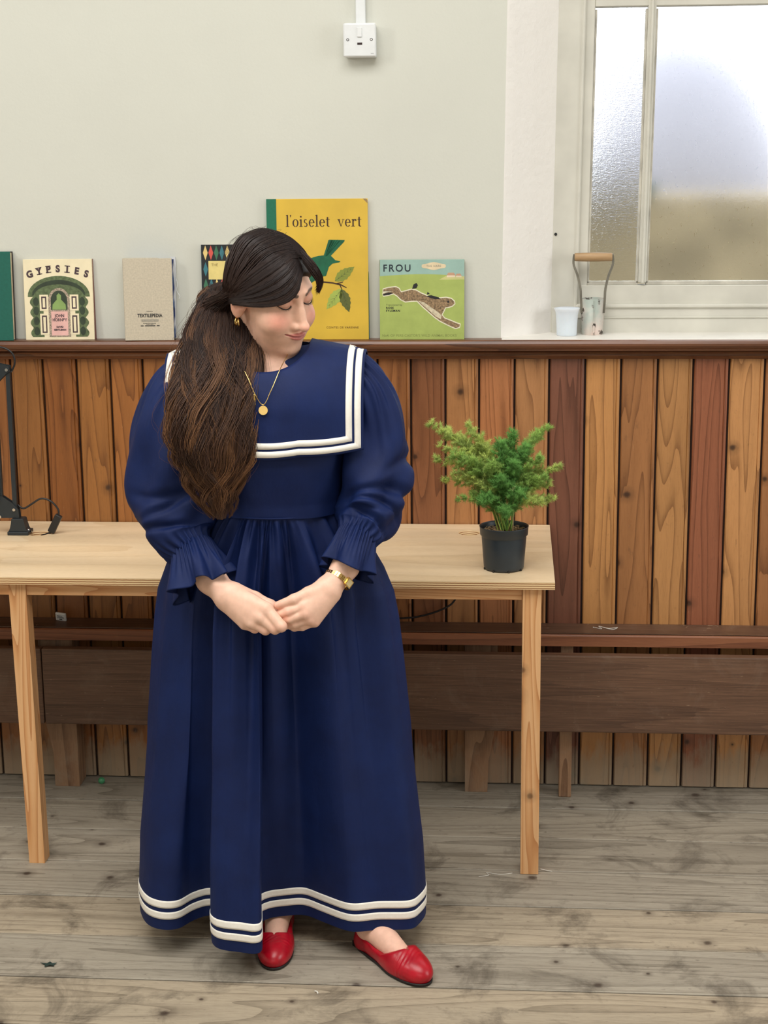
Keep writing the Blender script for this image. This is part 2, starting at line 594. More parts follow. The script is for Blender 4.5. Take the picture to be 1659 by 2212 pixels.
ZP0, ZP1, ZP2 = 1.434, 2.162, 2.66             # glass bottom, transom, glass top
sheared_box('jamb', (0.095, 0.176), (0.135, 0.20), (1.28, ZT), M_PAINT, win)
sheared_box('jamb', (1.255, 1.36), (0.135, 0.20), (1.28, ZT), M_PAINT, win)
sheared_box('stile', (0.176, 0.2045), (0.142, 0.185), (1.36, 2.70), M_PAINT, win)
sheared_box('stile_bead', (0.170, 0.180), (0.130, 0.16), (1.36, 2.70), M_PAINT, win, 0.003)
sheared_box('stile', (1.227, 1.255), (0.142, 0.185), (1.36, 2.70), M_PAINT, win)
sheared_box('bottom_rail', (0.176, 1.255), (0.140, 0.185), (1.372, ZP0 - 0.006), M_PAINT, win)
sheared_box('rail_bead', (0.176, 1.255), (0.120, 0.16), (1.366, 1.378), M_PAINT, win, 0.004)
sheared_box('apron_board', (0.11, 1.33), (0.128, 0.185), (1.285, 1.368), M_PAINT, win)
sheared_box('apron_bead', (0.176, 1.255), (0.124, 0.15), (1.338, 1.343), M_PAINT, win, 0.002)
sheared_box('transom', (0.2045, 1.227), (0.140, 0.19), (ZP1 + 0.006, ZP1 + 0.028), M_PAINT, win)
sheared_box('top_rail', (0.176, 1.255), (0.140, 0.19), (ZP2, ZT), M_PAINT, win)
MULL = [(0.345, 0.3665), (0.838, 0.860)]
for a, b in MULL:
    m_ = sheared_box('mullion', (a, b), (0.138, 0.19), (ZP0, ZP2), M_PAINT, win, 0.003)
    m2 = sheared_box('mullion_bead', (a + 0.007, b - 0.007), (0.129, 0.15), (ZP0, ZP2), M_PAINT, win, 0.002)
M_PUTTY = plain('old_putty', (196, 192, 180), 0.8, bump=0.5, bscale=120, vary=0.15)
spans = [(0.2045, MULL[0][0]), (MULL[0][1], MULL[1][0]), (MULL[1][1], 1.227)]
for a, b in spans:
    for z0, z1 in ((ZP0, ZP1), (ZP1 + 0.034, ZP2)):
        sheared_box('glazing_bead', (a, b), (0.150, 0.172), (z0 - 0.006, z0 + 0.004), M_PUTTY, win, 0.001)
        sheared_box('glazing_bead', (a, a + 0.006), (0.150, 0.172), (z0, z1), M_PUTTY, win, 0.001)
        sheared_box('glazing_bead', (b - 0.006, b), (0.150, 0.172), (z0, z1), M_PUTTY, win, 0.001)


def glass(name, rough, wavy, wscale):
    t = NT(name)
    v = t.coords((1, 1, 3.0 if wavy > 0.5 else 1))
    nz = t.noise(v, wscale, 3, 0.6)
    spots = t.noise(t.coords((1, 1, 0.6)), 140, 2, 0.4)
    t.set(Base_Color=(0.97, 0.98, 0.97, 1), Transmission_Weight=1.0, IOR=1.12,
          Roughness=t.ramp(spots, [(0.60, (rough,) * 3), (0.70, (rough * 0.5,) * 3)]))
    t.bump(nz, wavy, 0.004)
    return t.m


M_FROST = glass('frosted_glass', 0.30, 0.12, 160)
M_RIPPLE = glass('rippled_glass', 0.06, 0.95, 95)
for i, (a, b) in enumerate(spans):
    for z0, z1 in ((ZP0, ZP1), (ZP1 + 0.034, ZP2)):
        sheared_box('pane', (a, b), (0.158, 0.163), (z0, z1 + 0.004), M_RIPPLE if i == 0 else M_FROST, win, 0)
box('window_sill', (-0.028, 1.46), (-0.020, 0.142), (1.283, 1.2985), M_SILL, win, 0.002)

# outside: garden wall, hedge line and a pale rounded roof seen blurred through the glass
M_OUT = plain('garden_wall_stone', (186, 170, 140), 0.9, bump=0.3, bscale=40, vary=0.2)
M_OUT2 = plain('far_roof_slate', (172, 172, 186), 0.9, vary=0.05)
M_OUT3 = plain('garden_hedge_leaves', (70, 92, 80), 0.9, vary=0.3)
M_OUT4 = plain('garden_earth', (120, 112, 92), 0.9, vary=0.2)
o = box('garden_ground', (-4, 8), (0.4, 14), (-0.4, -0.1), M_OUT4, None)
tag(o, kind='structure')
o = box('garden_wall', (-3, 6), (1.6, 1.85), (-0.1, 1.615), M_OUT, None, 0.01)
tag(o, 'low tan stone garden wall outside, blurred by the frosted window', 'garden wall')
V, F = lathe_geo([(0.002, 0.72), (0.15, 0.69), (0.27, 0.61), (0.36, 0.48), (0.45, 0.30), (0.50, 0.10), (0.50, -1.5)], (0.70, 2.9, 1.53), 40)
o = mobj('garden_dome', V, F, M_OUT2, None, True)
tag(o, 'pale grey rounded roof outside, blurred by the large frosted pane', 'garden building')
bm = bmesh.new()
for i in range(46):
    x = -0.5 + i * 0.022
    bmesh.ops.create_icosphere(bm, subdivisions=1, radius=random.uniform(0.018, 0.032),
                               matrix=Matrix.Translation((x, 1.56 + random.uniform(-0.02, 0.02), 1.635 + random.uniform(-0.01, 0.03))))
o = bm_obj('climbing_hedge', bm, M_OUT3)
tag(o, 'dark green strip of foliage on the garden wall behind rippled pane', 'hedge')

# small dark screw hole on the jamb
o = disc('screw_hole', (lx(0.1145, 1.57), 0.1345, 1.569), (0, -1, 0), 0.004, 0.0015, M_BLACKPLASTIC, win)
# ---------------------------------------------------------------- wall bench (folded seat)
bench = empty('wall_bench', (-0.3, -0.03, 0), 'dark worn wooden wall bench with drop-down seat plank behind the desk', 'bench')
extrude('rail', [(0.019, 0.487), (-0.077, 0.485), (-0.080, 0.481), (-0.080, 0.452), (0.019, 0.452)], 0, -4.0, 3.0, M_RAIL, bench)
o = box('rail_top', (-4.0, 3.0), (-0.074, 0.019), (0.4868, 0.4888), M_BENCH, bench)
for a, b in ((-4.0, -1.318), (-1.316, 3.0)):
    box('seat_plank', (a, b), (-0.128, -0.098), (0.217, 0.4405), M_BENCH, bench, 0.004, 2)
extrude('bracket', [(-0.126, 0.0), (-0.062, 0.0), (-0.058, 0.10), (-0.045, 0.165), (-0.034, 0.24), (-0.034, 0.452), (-0.126, 0.452)], 1, -0.040, 0.018, M_POST, bench)
extrude('bracket', [(-1.318, 0.0), (-1.246, 0.0), (-1.246, 0.452), (-1.345, 0.452), (-1.345, 0.24), (-1.330, 0.165), (-1.318, 0.10)], 1, -0.056, 0.018, M_POST, bench)
box('post', (0.141, 0.176), (-0.067, -0.03), (0, 0.452), M_POST, bench, 0.002)
box('post', (1.5, 1.535), (-0.067, -0.03), (0, 0.452), M_POST, bench, 0.002)

# ---------------------------------------------------------------- desk
ZT_ = 0.775
desk = empty('desk', (-0.58, -0.29, 0), 'long plywood desk on pine legs against the wainscot', 'desk')
bm = bmesh.new()
X0, X1, Y0, Y1 = -1.86, 0.1085, -0.594, 0.016


def top_with_holes(bm, z):
    holes = [(-0.113, -0.086, 0.029), (-1.303, -0.128, 0.029)]
    verts = []
    # outer ring subdivided as two panels split between the holes so each panel has one hole
    return holes


HOLES = [(-0.113, -0.086, 0.029), (-1.303, -0.128, 0.029)]
XM = -0.70
panels = [((XM, X1), HOLES[0]), ((X0, XM), HOLES[1])]
SEG = 32
for (xa, xb), (hx, hy, hr) in panels:
    ring = [(hx + hr * math.cos(2 * math.pi * i / SEG), hy + hr * math.sin(2 * math.pi * i / SEG)) for i in range(SEG)]
    outer = []
    for i in range(SEG):
        a = 2 * math.pi * i / SEG
        dx, dy = math.cos(a), math.sin(a)
        t = min([(xb - hx) / dx if dx > 1e-9 else 1e9, (xa - hx) / dx if dx < -1e-9 else 1e9,
                 (Y1 - hy) / dy if dy > 1e-9 else 1e9, (Y0 - hy) / dy if dy < -1e-9 else 1e9])
        outer.append((hx + dx * t, hy + dy * t))
    # exact panel corners
    for cx_, cy_ in ((xa, Y0), (xa, Y1), (xb, Y0), (xb, Y1)):
        j = min(range(SEG), key=lambda q: (outer[q][0] - cx_) ** 2 + (outer[q][1] - cy_) ** 2)
        outer[j] = (cx_, cy_)
    for z, fl in ((ZT_, False), (ZT_ - 0.018, True)):
        ri = [bm.verts.new((x, y, z)) for x, y in ring]
        ro = [bm.verts.new((x, y, z)) for x, y in outer]
        for i in range(SEG):
            k = (i + 1) % SEG
            f = [ri[i], ro[i], ro[k], ri[k]]
            bm.faces.new(f if not fl else f[::-1])
bmesh.ops.recalc_face_normals(bm, faces=bm.faces)
for f in bm.faces:
    if (f.normal.z > 0) != (f.calc_center_median().z > ZT_ - 0.009):
        f.normal_flip()
top = bm_obj('tabletop', bm, M_PLY, desk)
e_ = 0.0002
bm = bmesh.new()
for x, y in (((X0, X1), (Y0 - e_, Y0 + 0.004)), ((X0, X1), (Y1 - 0.004, Y1)), ((X1 - 0.004, X1 + e_), (Y0, Y1)), ((X0, X0 + 0.004), (Y0, Y1))):
    add_box(bm, x, y, (ZT_ - 0.0181, ZT_ - 0.0004))
bm_obj('plywood_edge', bm, M_PLYEDGE, top)
for hx, hy, hr in HOLES:
    V, F = lathe_geo([(hr, ZT_ - 0.018), (hr, ZT_ - 0.0008), (hr + 0.0016, ZT_ + 0.0003)], (hx, hy, 0), 32)
    mobj('cable_hole_edge', V, F, M_PLYEDGE, top, True)
box('apron', (X0, 0.0288), (-0.572, -0.552), (0.7235, ZT_ - 0.0185), M_PINEX, desk, 0.001)
box('end_apron', (0.050, 0.072), (-0.53, 0.012), (0.7235, ZT_ - 0.0185), M_PINEX, desk, 0.001)
box('wall_batten', (X0, 0.05), (-0.012, 0.014), (0.7235, ZT_ - 0.0185), M_PINEX, desk, 0.001)
box('leg', (0.030, 0.076), (-0.579, -0.533), (0, ZT_ - 0.0185), M_PINE, desk, 0.0015)
extrude('leg', [(-1.2455, 0), (-1.2045, 0), (-1.2115, ZT_ - 0.0185), (-1.2555, ZT_ - 0.0185)], 1, -0.578, -0.532, M_PINE, desk)

# ---------------------------------------------------------------- cables
tube('x', [(0, 0, 0), (0, 0, 1)], 0.001, M_BLACKPLASTIC) and bpy.data.objects.remove(bpy.data.objects['x'])
o = tube('power_cable', [(-0.66, -0.008, 0.494), (-0.50, -0.012, 0.497), (-0.356, -0.01, 0.505), (-0.264, -0.006, 0.510), (-0.185, -0.002, 0.535), (-0.152, 0.0, 0.566),
                         (-0.125, -0.03, 0.65), (-0.113, -0.08, 0.72)], 0.0028, M_BLACKPLASTIC, n=60)
tag(o, 'thin black cable sagging below the desk against the wainscot', 'cable')

# ---------------------------------------------------------------- desk lamp
LY = -0.135
lamp = empty('desk_lamp', (-1.353, LY, ZT_), 'dark grey spring-arm desk lamp at the left edge of the desk', 'lamp')
base = box('base', (-1.383, -1.324), (LY - 0.022, LY + 0.03), (ZT_, ZT_ + 0.010), M_BLACKMETAL, lamp, 0.002, 2)
extrude('clamp_body', [(-1.381, ZT_ + 0.010), (-1.326, ZT_ + 0.010), (-1.333, ZT_ + 0.018), (-1.337, ZT_ + 0.044), (-1.340, ZT_ + 0.046), (-1.370, ZT_ + 0.046),
                       (-1.371, ZT_ + 0.044), (-1.374, ZT_ + 0.020)], 1, LY - 0.018, LY + 0.018, M_BLACKMETAL, lamp, bevel=0.0015)
tube('clamp_screw', [(-1.334, LY, ZT_ + 0.012), (-1.318, LY - 0.004, ZT_ + 0.008)], 0.004, M_CHROME, lamp, n=4, spline=False)
extrude('lower_bracket', [(-1.408, 0.822), (-1.350, 0.822), (-1.352, 0.846), (-1.366, 0.862), (-1.398, 0.884), (-1.409, 0.884)], 1, LY - 0.010, LY - 0.006, M_BLACKMETAL, lamp)
extrude('lower_bracket', [(-1.408, 0.822), (-1.350, 0.822), (-1.352, 0.846), (-1.366, 0.862), (-1.398, 0.884), (-1.409, 0.884)], 1, LY + 0.006, LY + 0.010, M_BLACKMETAL, lamp)


def bar(name, a, b, w, d, mat, parent):
    a, b = Vector(a), Vector(b)
    t = (b - a).normalized()
    s = t.cross(Vector((0, 1, 0))).normalized() * w / 2
    n = Vector((0, d / 2, 0))
    vs = [p + i * s + j * n for p in (a, b) for i, j in ((-1, -1), (1, -1), (1, 1), (-1, 1))]
    return mobj(name, [tuple(v) for v in vs], [(0, 1, 2, 3), (7, 6, 5, 4), (0, 4, 5, 1), (1, 5, 6, 2), (2, 6, 7, 3), (3, 7, 4, 0)], mat, parent)


bar('arm_bar', (-1.3625, LY, 0.838), (-1.3595, LY, 1.236), 0.0115, 0.012, M_BLACKMETAL, lamp)
bar('arm_bar', (-1.401, LY, 0.832), (-1.399, LY, 1.200), 0.0115, 0.012, M_BLACKMETAL, lamp)
for yy in (LY - 0.010, LY + 0.006):
    extrude('upper_bracket', [(-1.3535, 1.243), (-1.352, 1.228), (-1.362, 1.222), (-1.392, 1.193), (-1.404, 1.190), (-1.408, 1.200), (-1.379, 1.229), (-1.40, 1.240), (-1.44, 1.252),
                              (-1.44, 1.262), (-1.37, 1.246)], 1, yy, yy + 0.004, M_BLACKMETAL, lamp)
bar('arm_bar', (-1.385, LY, 1.242), (-1.72, LY, 1.43), 0.0115, 0.012, M_BLACKMETAL, lamp)
bar('arm_bar', (-1.43, LY, 1.254), (-1.735, LY, 1.40), 0.0115, 0.012, M_BLACKMETAL, lamp)
V, F = lathe_geo([(0.0, 0.11), (0.02, 0.11), (0.03, 0.09), (0.05, 0.06), (0.085, 0.0), (0.083, 0.0), (0.047, 0.058)], (-1.76, LY, 1.32), 32)
mobj('lamp_shade', V, F, M_BLACKMETAL, lamp, True)
for bx_, bz_ in ((-1.3625, 0.846), (-1.403, 0.826), (-1.3595, 1.233), (-1.398, 1.196), (-1.4035, 0.872)):
    disc('bolt', (bx_, LY - 0.0155, bz_), (0, 1, 0), 0.0042, 0.006, M_CHROME, lamp)
hel = [(-1.4045 + 0.0045 * math.cos(i * 1.05), LY - 0.014 + 0.0045 * math.sin(i * 1.05), 0.880 + i * 0.00061) for i in range(220)]
tube('spring', hel, 0.0011, M_CHROME, lamp, sides=4, spline=False)
tube('cable', [(-1.356, LY + 0.004, 0.856), (-1.347, LY + 0.002, 0.849), (-1.335, LY, 0.848), (-1.312, LY, 0.862), (-1.288, LY, 0.875), (-1.262, LY, 0.868), (-1.243, LY, 0.846),
               (-1.2415, LY, 0.828)], 0.0027, M_BLACKPLASTIC, lamp, n=50)
tube('cable', [(-1.352, LY + 0.004, 1.225), (-1.341, LY + 0.004, 1.248), (-1.344, LY + 0.004, 1.272), (-1.362, LY + 0.004, 1.288), (-1.39, LY + 0.004, 1.293), (-1.44, LY, 1.288),
               (-1.55, LY, 1.34)], 0.0027, M_BLACKPLASTIC, lamp, n=50)
sw = bar('inline_switch', (-1.2405, LY, 0.829), (-1.266, LY, 0.780), 0.020, 0.015, M_BLACKPLASTIC, lamp)
md = sw.modifiers.new('bevel', 'BEVEL')
md.width = 0.003
md.segments = 2
tube('cable', [(-1.266, LY, 0.780), (-1.285, LY + 0.004, 0.772), (-1.296, LY + 0.007, 0.768)], 0.0027, M_BLACKPLASTIC, lamp, n=20)

# ---------------------------------------------------------------- light switch and trunking
sw_ = empty('fused_switch', (-0.4025, YW, 2.08), 'square white wall switch plate with rocker and two screws', 'switch')
box('back_box', (-0.4415, -0.3605), (YW - 0.030, YW), (2.0395, 2.122), M_WHITEPL, sw_, 0.004, 2)
pl_ = box('face_plate', (-0.4455, -0.3595), (YW - 0.040, YW - 0.0305), (2.041, 2.127), M_WHITEPL, sw_, 0.0045, 3)
box('rocker', (-0.4090, -0.3962), (YW - 0.0432, YW - 0.0385), (2.091, 2.1155), M_WHITEPL, pl_, 0.001)
box('neon_window', (-0.4085, -0.3955), (YW - 0.0407, YW - 0.0395), (2.0715, 2.077), plain('neon_dark_red', (40, 14, 16), 0.3), pl_)
for xx in (-0.4335, -0.3715):
    d_ = disc('screw', (xx, YW - 0.0407, 2.0845), (0, 1, 0), 0.0036, 0.003, M_BLACKPLASTIC, pl_)
    disc('screw_head', (xx, YW - 0.0412, 2.0845), (0, 1, 0), 0.0021, 0.003, M_CHROME, d_)
box('maker_mark', (-0.3735, -0.3655), (YW - 0.0404, YW - 0.0395), (2.0485, 2.0502), plain('grey_print', (170, 172, 174), 0.5), pl_)
o = box('cable_trunking', (-0.4140, -0.3885), (YW - 0.016, YW), (2.122, 4.2), M_WHITEPL, None, 0.0015)
tag(o, 'pale grey strip of cable trunking rising from the wall switch', 'trunking')

# ---------------------------------------------------------------- books
M_PAGES = plain('book_pages', (214, 200, 168), 0.85, vary=0.1)


def flat_poly(name, pts, mat, parent, y):
    """flat print polygon in book-local x,z at depth y"""
    return mobj(name, [(x, y, z) for x, z in pts], [tuple(range(len(pts)))], mat, parent, local=True)


def polys(name, plist, mat, parent, y):
    vs, fs = [], []
    for pts in plist:
        i = len(vs)
        vs += [(x, y, z) for x, z in pts]
        fs.append(tuple(range(i, i + len(pts))))
    return mobj(name, vs, fs, mat, parent, local=True)


def text(name, body, size, x, z, mat, parent, y, sx=1.0, bold=0.0, align='LEFT', space=1.0, rot=0.0):
    cu = bpy.data.curves.new(name, 'FONT')
    cu.body = body
    cu.size = size
    cu.align_x = align
    cu.offset = bold
    cu.space_character = space
    tmp = bpy.data.objects.new(name, cu)
    COL.objects.link(tmp)
    dg = bpy.context.evaluated_depsgraph_get()
    me = bpy.data.meshes.new_from_object(tmp.evaluated_get(dg))
    bpy.data.objects.remove(tmp)
    ca, sa = math.cos(rot), math.sin(rot)
    for v in me.vertices:
        px, pz = v.co.x * sx, v.co.y
        v.co = (x + px * ca - pz * sa, y, z + px * sa + pz * ca)
    me.materials.clear()
    me.materials.append(mat)
    return link(bpy.data.objects.new(name, me), parent)


def book(name, x0, x1, h, t, cover, spine_col, label, tilt=0.06, yb=-0.012, spine_side=-1, shade=True, rz=0.0, fore=None, block=None):
    """stands on the dado leaning back; local x 0..w, z 0..h, front face at y=0, back at y=t"""
    r = empty(name, (x0, yb, ZD + 0.0002), label, 'book', 'books along the dado shelf', rot=(-tilt, 0, rz))
    w = x1 - x0
    c = 0.0022
    fr = box('front_cover', (0, w), (0, c), (0, h), cover, r, 0.0008, 2, local=True)
    box('back_cover', (0, w), (t - c, t), (0, h), cover if spine_col is None else spine_col, r, 0.0008, 2, local=True)
    box('page_block', (0.004, w - 0.003), (c, t - c), (0.0025, h - 0.003), block or M_PAGES, r, local=True)
    sx = (0, 0.002) if spine_side < 0 else (w - 0.002, w)
    box('spine', sx, (0, t), (0, h), spine_col or cover, r, 0.0006, local=True)
    return r, fr, w, h


def cloth_cover(name, rgb, rough=0.7, bump=0.15):
    return plain(name, rgb, rough, bump=bump, bscale=900, vary=0.05)


# 1 green book cut by the frame edge
g_ = cloth_cover('book_green_cloth', (16, 92, 78))
b, fr, w, h = book('green_book', -1.53, -1.372, 0.243, 0.026, g_, cloth_cover('book_dark_back', (38, 30, 32)), 'plain dark green clothbound book at the left edge of the shelf', yb=-0.026, rz=0.0)
# 2 cream book with woodcut arch
cream = plain('book_cream_paper', (232, 220, 186), 0.6, vary=0.03)
b, fr, w, h = book('woodcut_book', -1.341, -1.149, 0.2205, 0.022, cream, plain('book_rose_cloth', (120, 64, 58), 0.7), 'cream book titled GYPSIES with green woodcut arch', rz=0.05, spine_side=1)
M_INK = plain('print_brown_ink', (70, 52, 58), 0.6)
M_INKG = plain('print_green_ink', (92, 108, 72), 0.6, vary=0.25, bscale=900)
M_INKD = plain('print_dark_green_ink', (48, 62, 44), 0.6, vary=0.2)
M_INKL = plain('print_light_green_ink', (132, 160, 92), 0.6)
M_PINK = plain('print_pink', (226, 178, 170), 0.6)
yp = -0.0004
for i, ch in enumerate('GYPSIES'):
    a = (i - 3) / 3.0
    lx_ = w * 0.5 + a * 0.076
    lz_ = 0.186 - 0.014 * a * a
    text('title_letter', ch, 0.025, lx_, lz_, M_INK, fr, yp, 0.95, 0.0014, 'CENTER', rot=-a * 0.28)
    ww = 0.0075
    ca, sa = math.cos(-a * 0.28), math.sin(-a * 0.28)
    if ch in 'YPI':
        polys('title_serif', [[(lx_ + px * ca - pz * sa, lz_ + px * sa + pz * ca) for px, pz in ((-ww, k), (ww, k), (ww, k + 0.0026), (-ww, k + 0.0026))] for k in (-0.001, 0.016)],
              M_INK, fr, yp)
cxm = w * 0.5
arch = [(cxm + 0.086 * math.cos(t), 0.120 + 0.055 * math.sin(t)) for t in np.linspace(0, math.pi, 20)]
flat_poly('arch_print', [(cxm + 0.086, 0.118), *arch, (cxm - 0.086, 0.118)], M_INKG, fr, yp)
arch2 = [(cxm + 0.074 * math.cos(t), 0.122 + 0.042 * math.sin(t)) for t in np.linspace(0, math.pi, 20)]
flat_poly('arch_print', arch2, M_INKD, fr, yp - 0.0001)
arch3 = [(cxm + 0.07 * math.cos(t), 0.118 + 0.034 * math.sin(t)) for t in np.linspace(0, math.pi, 20)]
flat_poly('arch_print', arch3, M_INKG, fr, yp - 0.0002)
for s in (-1, 1):
    side = []
    for k in range(30):
        zz = 0.118 - 0.110 * k / 29
        side.append((cxm + s * (0.072 + 0.009 * abs(math.sin(k * 0.42))), zz))
    flat_poly('scroll_print', side + [(cxm + s * 0.044, 0.008), (cxm + s * 0.044, 0.118)], M_INKG, fr, yp - 0.0001)
    polys('scroll_print', [[(cxm + s * (0.064 + 0.008 * math.cos(t)), zc + 0.012 * math.sin(t)) for t in np.linspace(0, 2 * math.pi, 12, endpoint=False)] for zc in (0.024, 0.052, 0.08, 0.105)],
          M_INKD, fr, yp - 0.0002)
    for z0, z1 in ((0.014, 0.072), (0.080, 0.124)):
        polys('panel_print', [[(cxm + s * 0.054, z0), (cxm + s * 0.030, z0), (cxm + s * 0.030, z1), (cxm + s * 0.054, z1)]], cream, fr, yp - 0.0003)
        polys('panel_print', [[(cxm + s * 0.049, z0 + 0.005), (cxm + s * 0.035, z0 + 0.005), (cxm + s * 0.035, z1 - 0.005), (cxm + s * 0.049, z1 - 0.005)]], M_INK, fr, yp - 0.0004)
        polys('panel_print', [[(cxm + s * 0.0455, z0 + 0.009), (cxm + s * 0.0385, z0 + 0.009), (cxm + s * 0.0385, z1 - 0.009), (cxm + s * 0.0455, z1 - 0.009)]], cream, fr, yp - 0.0005)
wn = [(cxm + 0.030 * math.cos(t), 0.108 + 0.034 * math.sin(t)) for t in np.linspace(0, math.pi, 16)]
flat_poly('window_print', [(cxm + 0.030, 0.008), *wn, (cxm - 0.030, 0.008)], plain('print_speckle', (176, 160, 140), 0.6, vary=0.4, bscale=3000), fr, yp - 0.0003)
wn = [(cxm + 0.023 * math.cos(t), 0.108 + 0.027 * math.sin(t)) for t in np.linspace(0, math.pi, 16)]
flat_poly('window_print', [(cxm + 0.023, 0.082), *wn, (cxm - 0.023, 0.082)], M_INKD, fr, yp - 0.0004)
fig = [(cxm - 0.019, 0.083), (cxm - 0.018, 0.097), (cxm - 0.010, 0.106), (cxm - 0.006, 0.110), (cxm - 0.006, 0.122), (cxm, 0.128), (cxm + 0.006, 0.122), (cxm + 0.006, 0.110),
       (cxm + 0.010, 0.106), (cxm + 0.018, 0.097), (cxm + 0.019, 0.083)]
flat_poly('figure_print', fig, M_INKL, fr, yp - 0.0005)
flat_poly('author_panel', [(cxm - 0.023, 0.012), (cxm + 0.023, 0.012), (cxm + 0.023, 0.078), (cxm - 0.023, 0.078)], M_PINK, fr, yp - 0.0004)
for s_, z_, sz in (('JOHN', 0.062, 0.012), ('HORNBY', 0.051, 0.0115), ('DAVID', 0.033, 0.0075), ('GENTLEMAN', 0.025, 0.0068)):
    text('author_lettering', s_, sz, cxm, z_, M_INK, fr, yp - 0.0006, 0.85, 0.0004, 'CENTER')
# 3 grey linen textile book with loose swatches at the fore edge
lin = plain('book_linen', (196, 186, 166), 0.8, bump=0.4, bscale=1400, vary=0.07)
bluep = plain('book_blue_edges', (70, 92, 132), 0.7, vary=0.3, bscale=500)
b, fr, w, h = book('textile_book', -1.058, -0.9235, 0.223, 0.040, lin, None, 'beige linen TEXTILEPEDIA book with blue fabric fore edge', tilt=0.03, yb=-0.030, rz=0.06, block=bluep)
M_TXT = plain('print_black', (28, 28, 30), 0.6)
text('title_lettering', 'TEXTILEPEDIA', 0.0125, w * 0.52, 0.064, M_TXT, fr, yp, 0.86, 0.0004, 'CENTER')
text('small_lettering', 'FASHION', 0.0042, w * 0.52, 0.078, M_TXT, fr, yp, 1, 0, 'CENTER')
rr_ = [(w * 0.52 + 0.0235 * (1 if q in (0, 3) else -1), 0.0545 + 0.003 * (1 if q in (0, 1) else -1)) for q in range(4)]
flat_poly('subtitle_pill', rr_, plain('print_grey', (150, 146, 134), 0.6), fr, yp)
text('small_lettering', 'THE COMPLETE FABRIC GUIDE', 0.0036, w * 0.52, 0.0533, lin, fr, yp - 0.0001, 0.9, 0, 'CENTER')
for zz, ww in ((0.046, 0.019), (0.043, 0.010)):
    polys('small_lettering', [[(w * 0.52 - ww + k * 0.004, zz), (w * 0.52 - ww + k * 0.004 + 0.003, zz), (w * 0.52 - ww + k * 0.004 + 0.003, zz + 0.0014), (w * 0.52 - ww + k * 0.004, zz + 0.0014)]
                              for k in range(int(ww / 0.002))], M_TXT, fr, yp)
polys('small_lettering', [[(w * 0.52 + a, 0.039), (w * 0.52 + c_, 0.039), (w * 0.52 + c_, 0.0412), (w * 0.52 + a, 0.0412)] for a, c_ in
                          ((-0.026, -0.018), (-0.014, 0.014), (0.018, 0.026))], M_TXT, fr, yp)
for k in range(7):
    y0 = 0.004 + k * 0.0045
    ptsw = [(w - 0.004 + 0.0, y0), (w + 0.003 + 0.002 * random.random(), y0 + 0.0016)]
    zz = np.linspace(0.006, h - 0.004 + (0.006 if k in (5, 6) else 0), 12)
    vs, fs = [], []
    for i, z_ in enumerate(zz):
        wob = 0.0012 * math.sin(i * 1.7 + k * 2)
        vs += [(w - 0.006, y0, z_), (w + 0.001 + wob + (0.006 * (z_ / h) if k >= 5 else 0), y0 + 0.001, z_), (w + 0.001 + wob + (0.006 * (z_ / h) if k >= 5 else 0), y0 + 0.003, z_)]
        if i:
            j = 3 * i
            fs += [(j - 3, j - 2, j + 1, j), (j - 2, j - 1, j + 2, j + 1)]
    mobj('fabric_swatch', vs, fs, [bluep, plain('swatch_navy', (44, 58, 104), 0.8), plain('swatch_white', (210, 212, 214), 0.8)][k % 3 if k < 5 else 2], b, local=True)
tube('loose_thread', [(w + 0.006, 0.03, 0.17), (w + 0.010, 0.028, 0.15), (w + 0.007, 0.027, 0.135), (w + 0.016, 0.026, 0.118), (w + 0.013, 0.026, 0.112)], 0.0009, M_WHITEPL, b, n=16, sides=5, local=True)
# 4 harlequin book half hidden by her head
hb = plain('book_black_board', (24, 28, 32), 0.5)
b, fr, w, h = book('harlequin_book', -0.846, -0.700, 0.258, 0.020, hb, plain('book_teal_spine', (44, 84, 96), 0.6), 'black book with coloured harlequin diamonds behind her hair', rz=-0.03)
dc = [plain('diamond_' + n, c, 0.5) for n, c in (('red', (206, 84, 74)), ('cream', (226, 200, 130)), ('teal', (56, 116, 128)), ('green', (58, 112, 84)))]
for row in range(6):
    for k in range(9):
        cxd = 0.012 + k * 0.0152
        czd = 0.236 - row * 0.0445
        if 0.10 + 0.012 < czd < 0.215 and 0.018 < cxd < 0.12 and row in (1,):
            continue
        flat_poly('diamond_print', [(cxd, czd - 0.020), (cxd + 0.0066, czd), (cxd, czd + 0.020), (cxd - 0.0066, czd)], dc[(k * 3 + row + 1) % 4], fr, yp)
flat_poly('title_panel', [(0.020, 0.164), (0.120, 0.164), (0.120, 0.214), (0.020, 0.214)], plain('panel_yellow', (220, 202, 128), 0.6), fr, yp - 0.0001)
text('title_lettering', 'THE', 0.010, 0.028, 0.200, plain('print_ochre', (120, 96, 40), 0.6), fr, yp - 0.0002)
# 5 tall yellow book
yel = plain('book_yellow_board', (214, 178, 62), 0.5, bump=0.05, bscale=60, vary=0.06)
grn = cloth_cover('book_green_spine', (20, 104, 78))
b, fr, w, h = book('yellow_book', -0.664, -0.389, 0.378, 0.022, yel, grn, "tall yellow book titled l'oiselet vert with green bird's tail", tilt=0.045, yb=-0.008, rz=0.0)
flat_poly('spine_cloth', [(0.0, 0.0), (0.027, 0.0), (0.027, h), (0.0, h)], grn, fr, yp)
M_BR = plain('print_dark_brown', (66, 42, 24), 0.6)


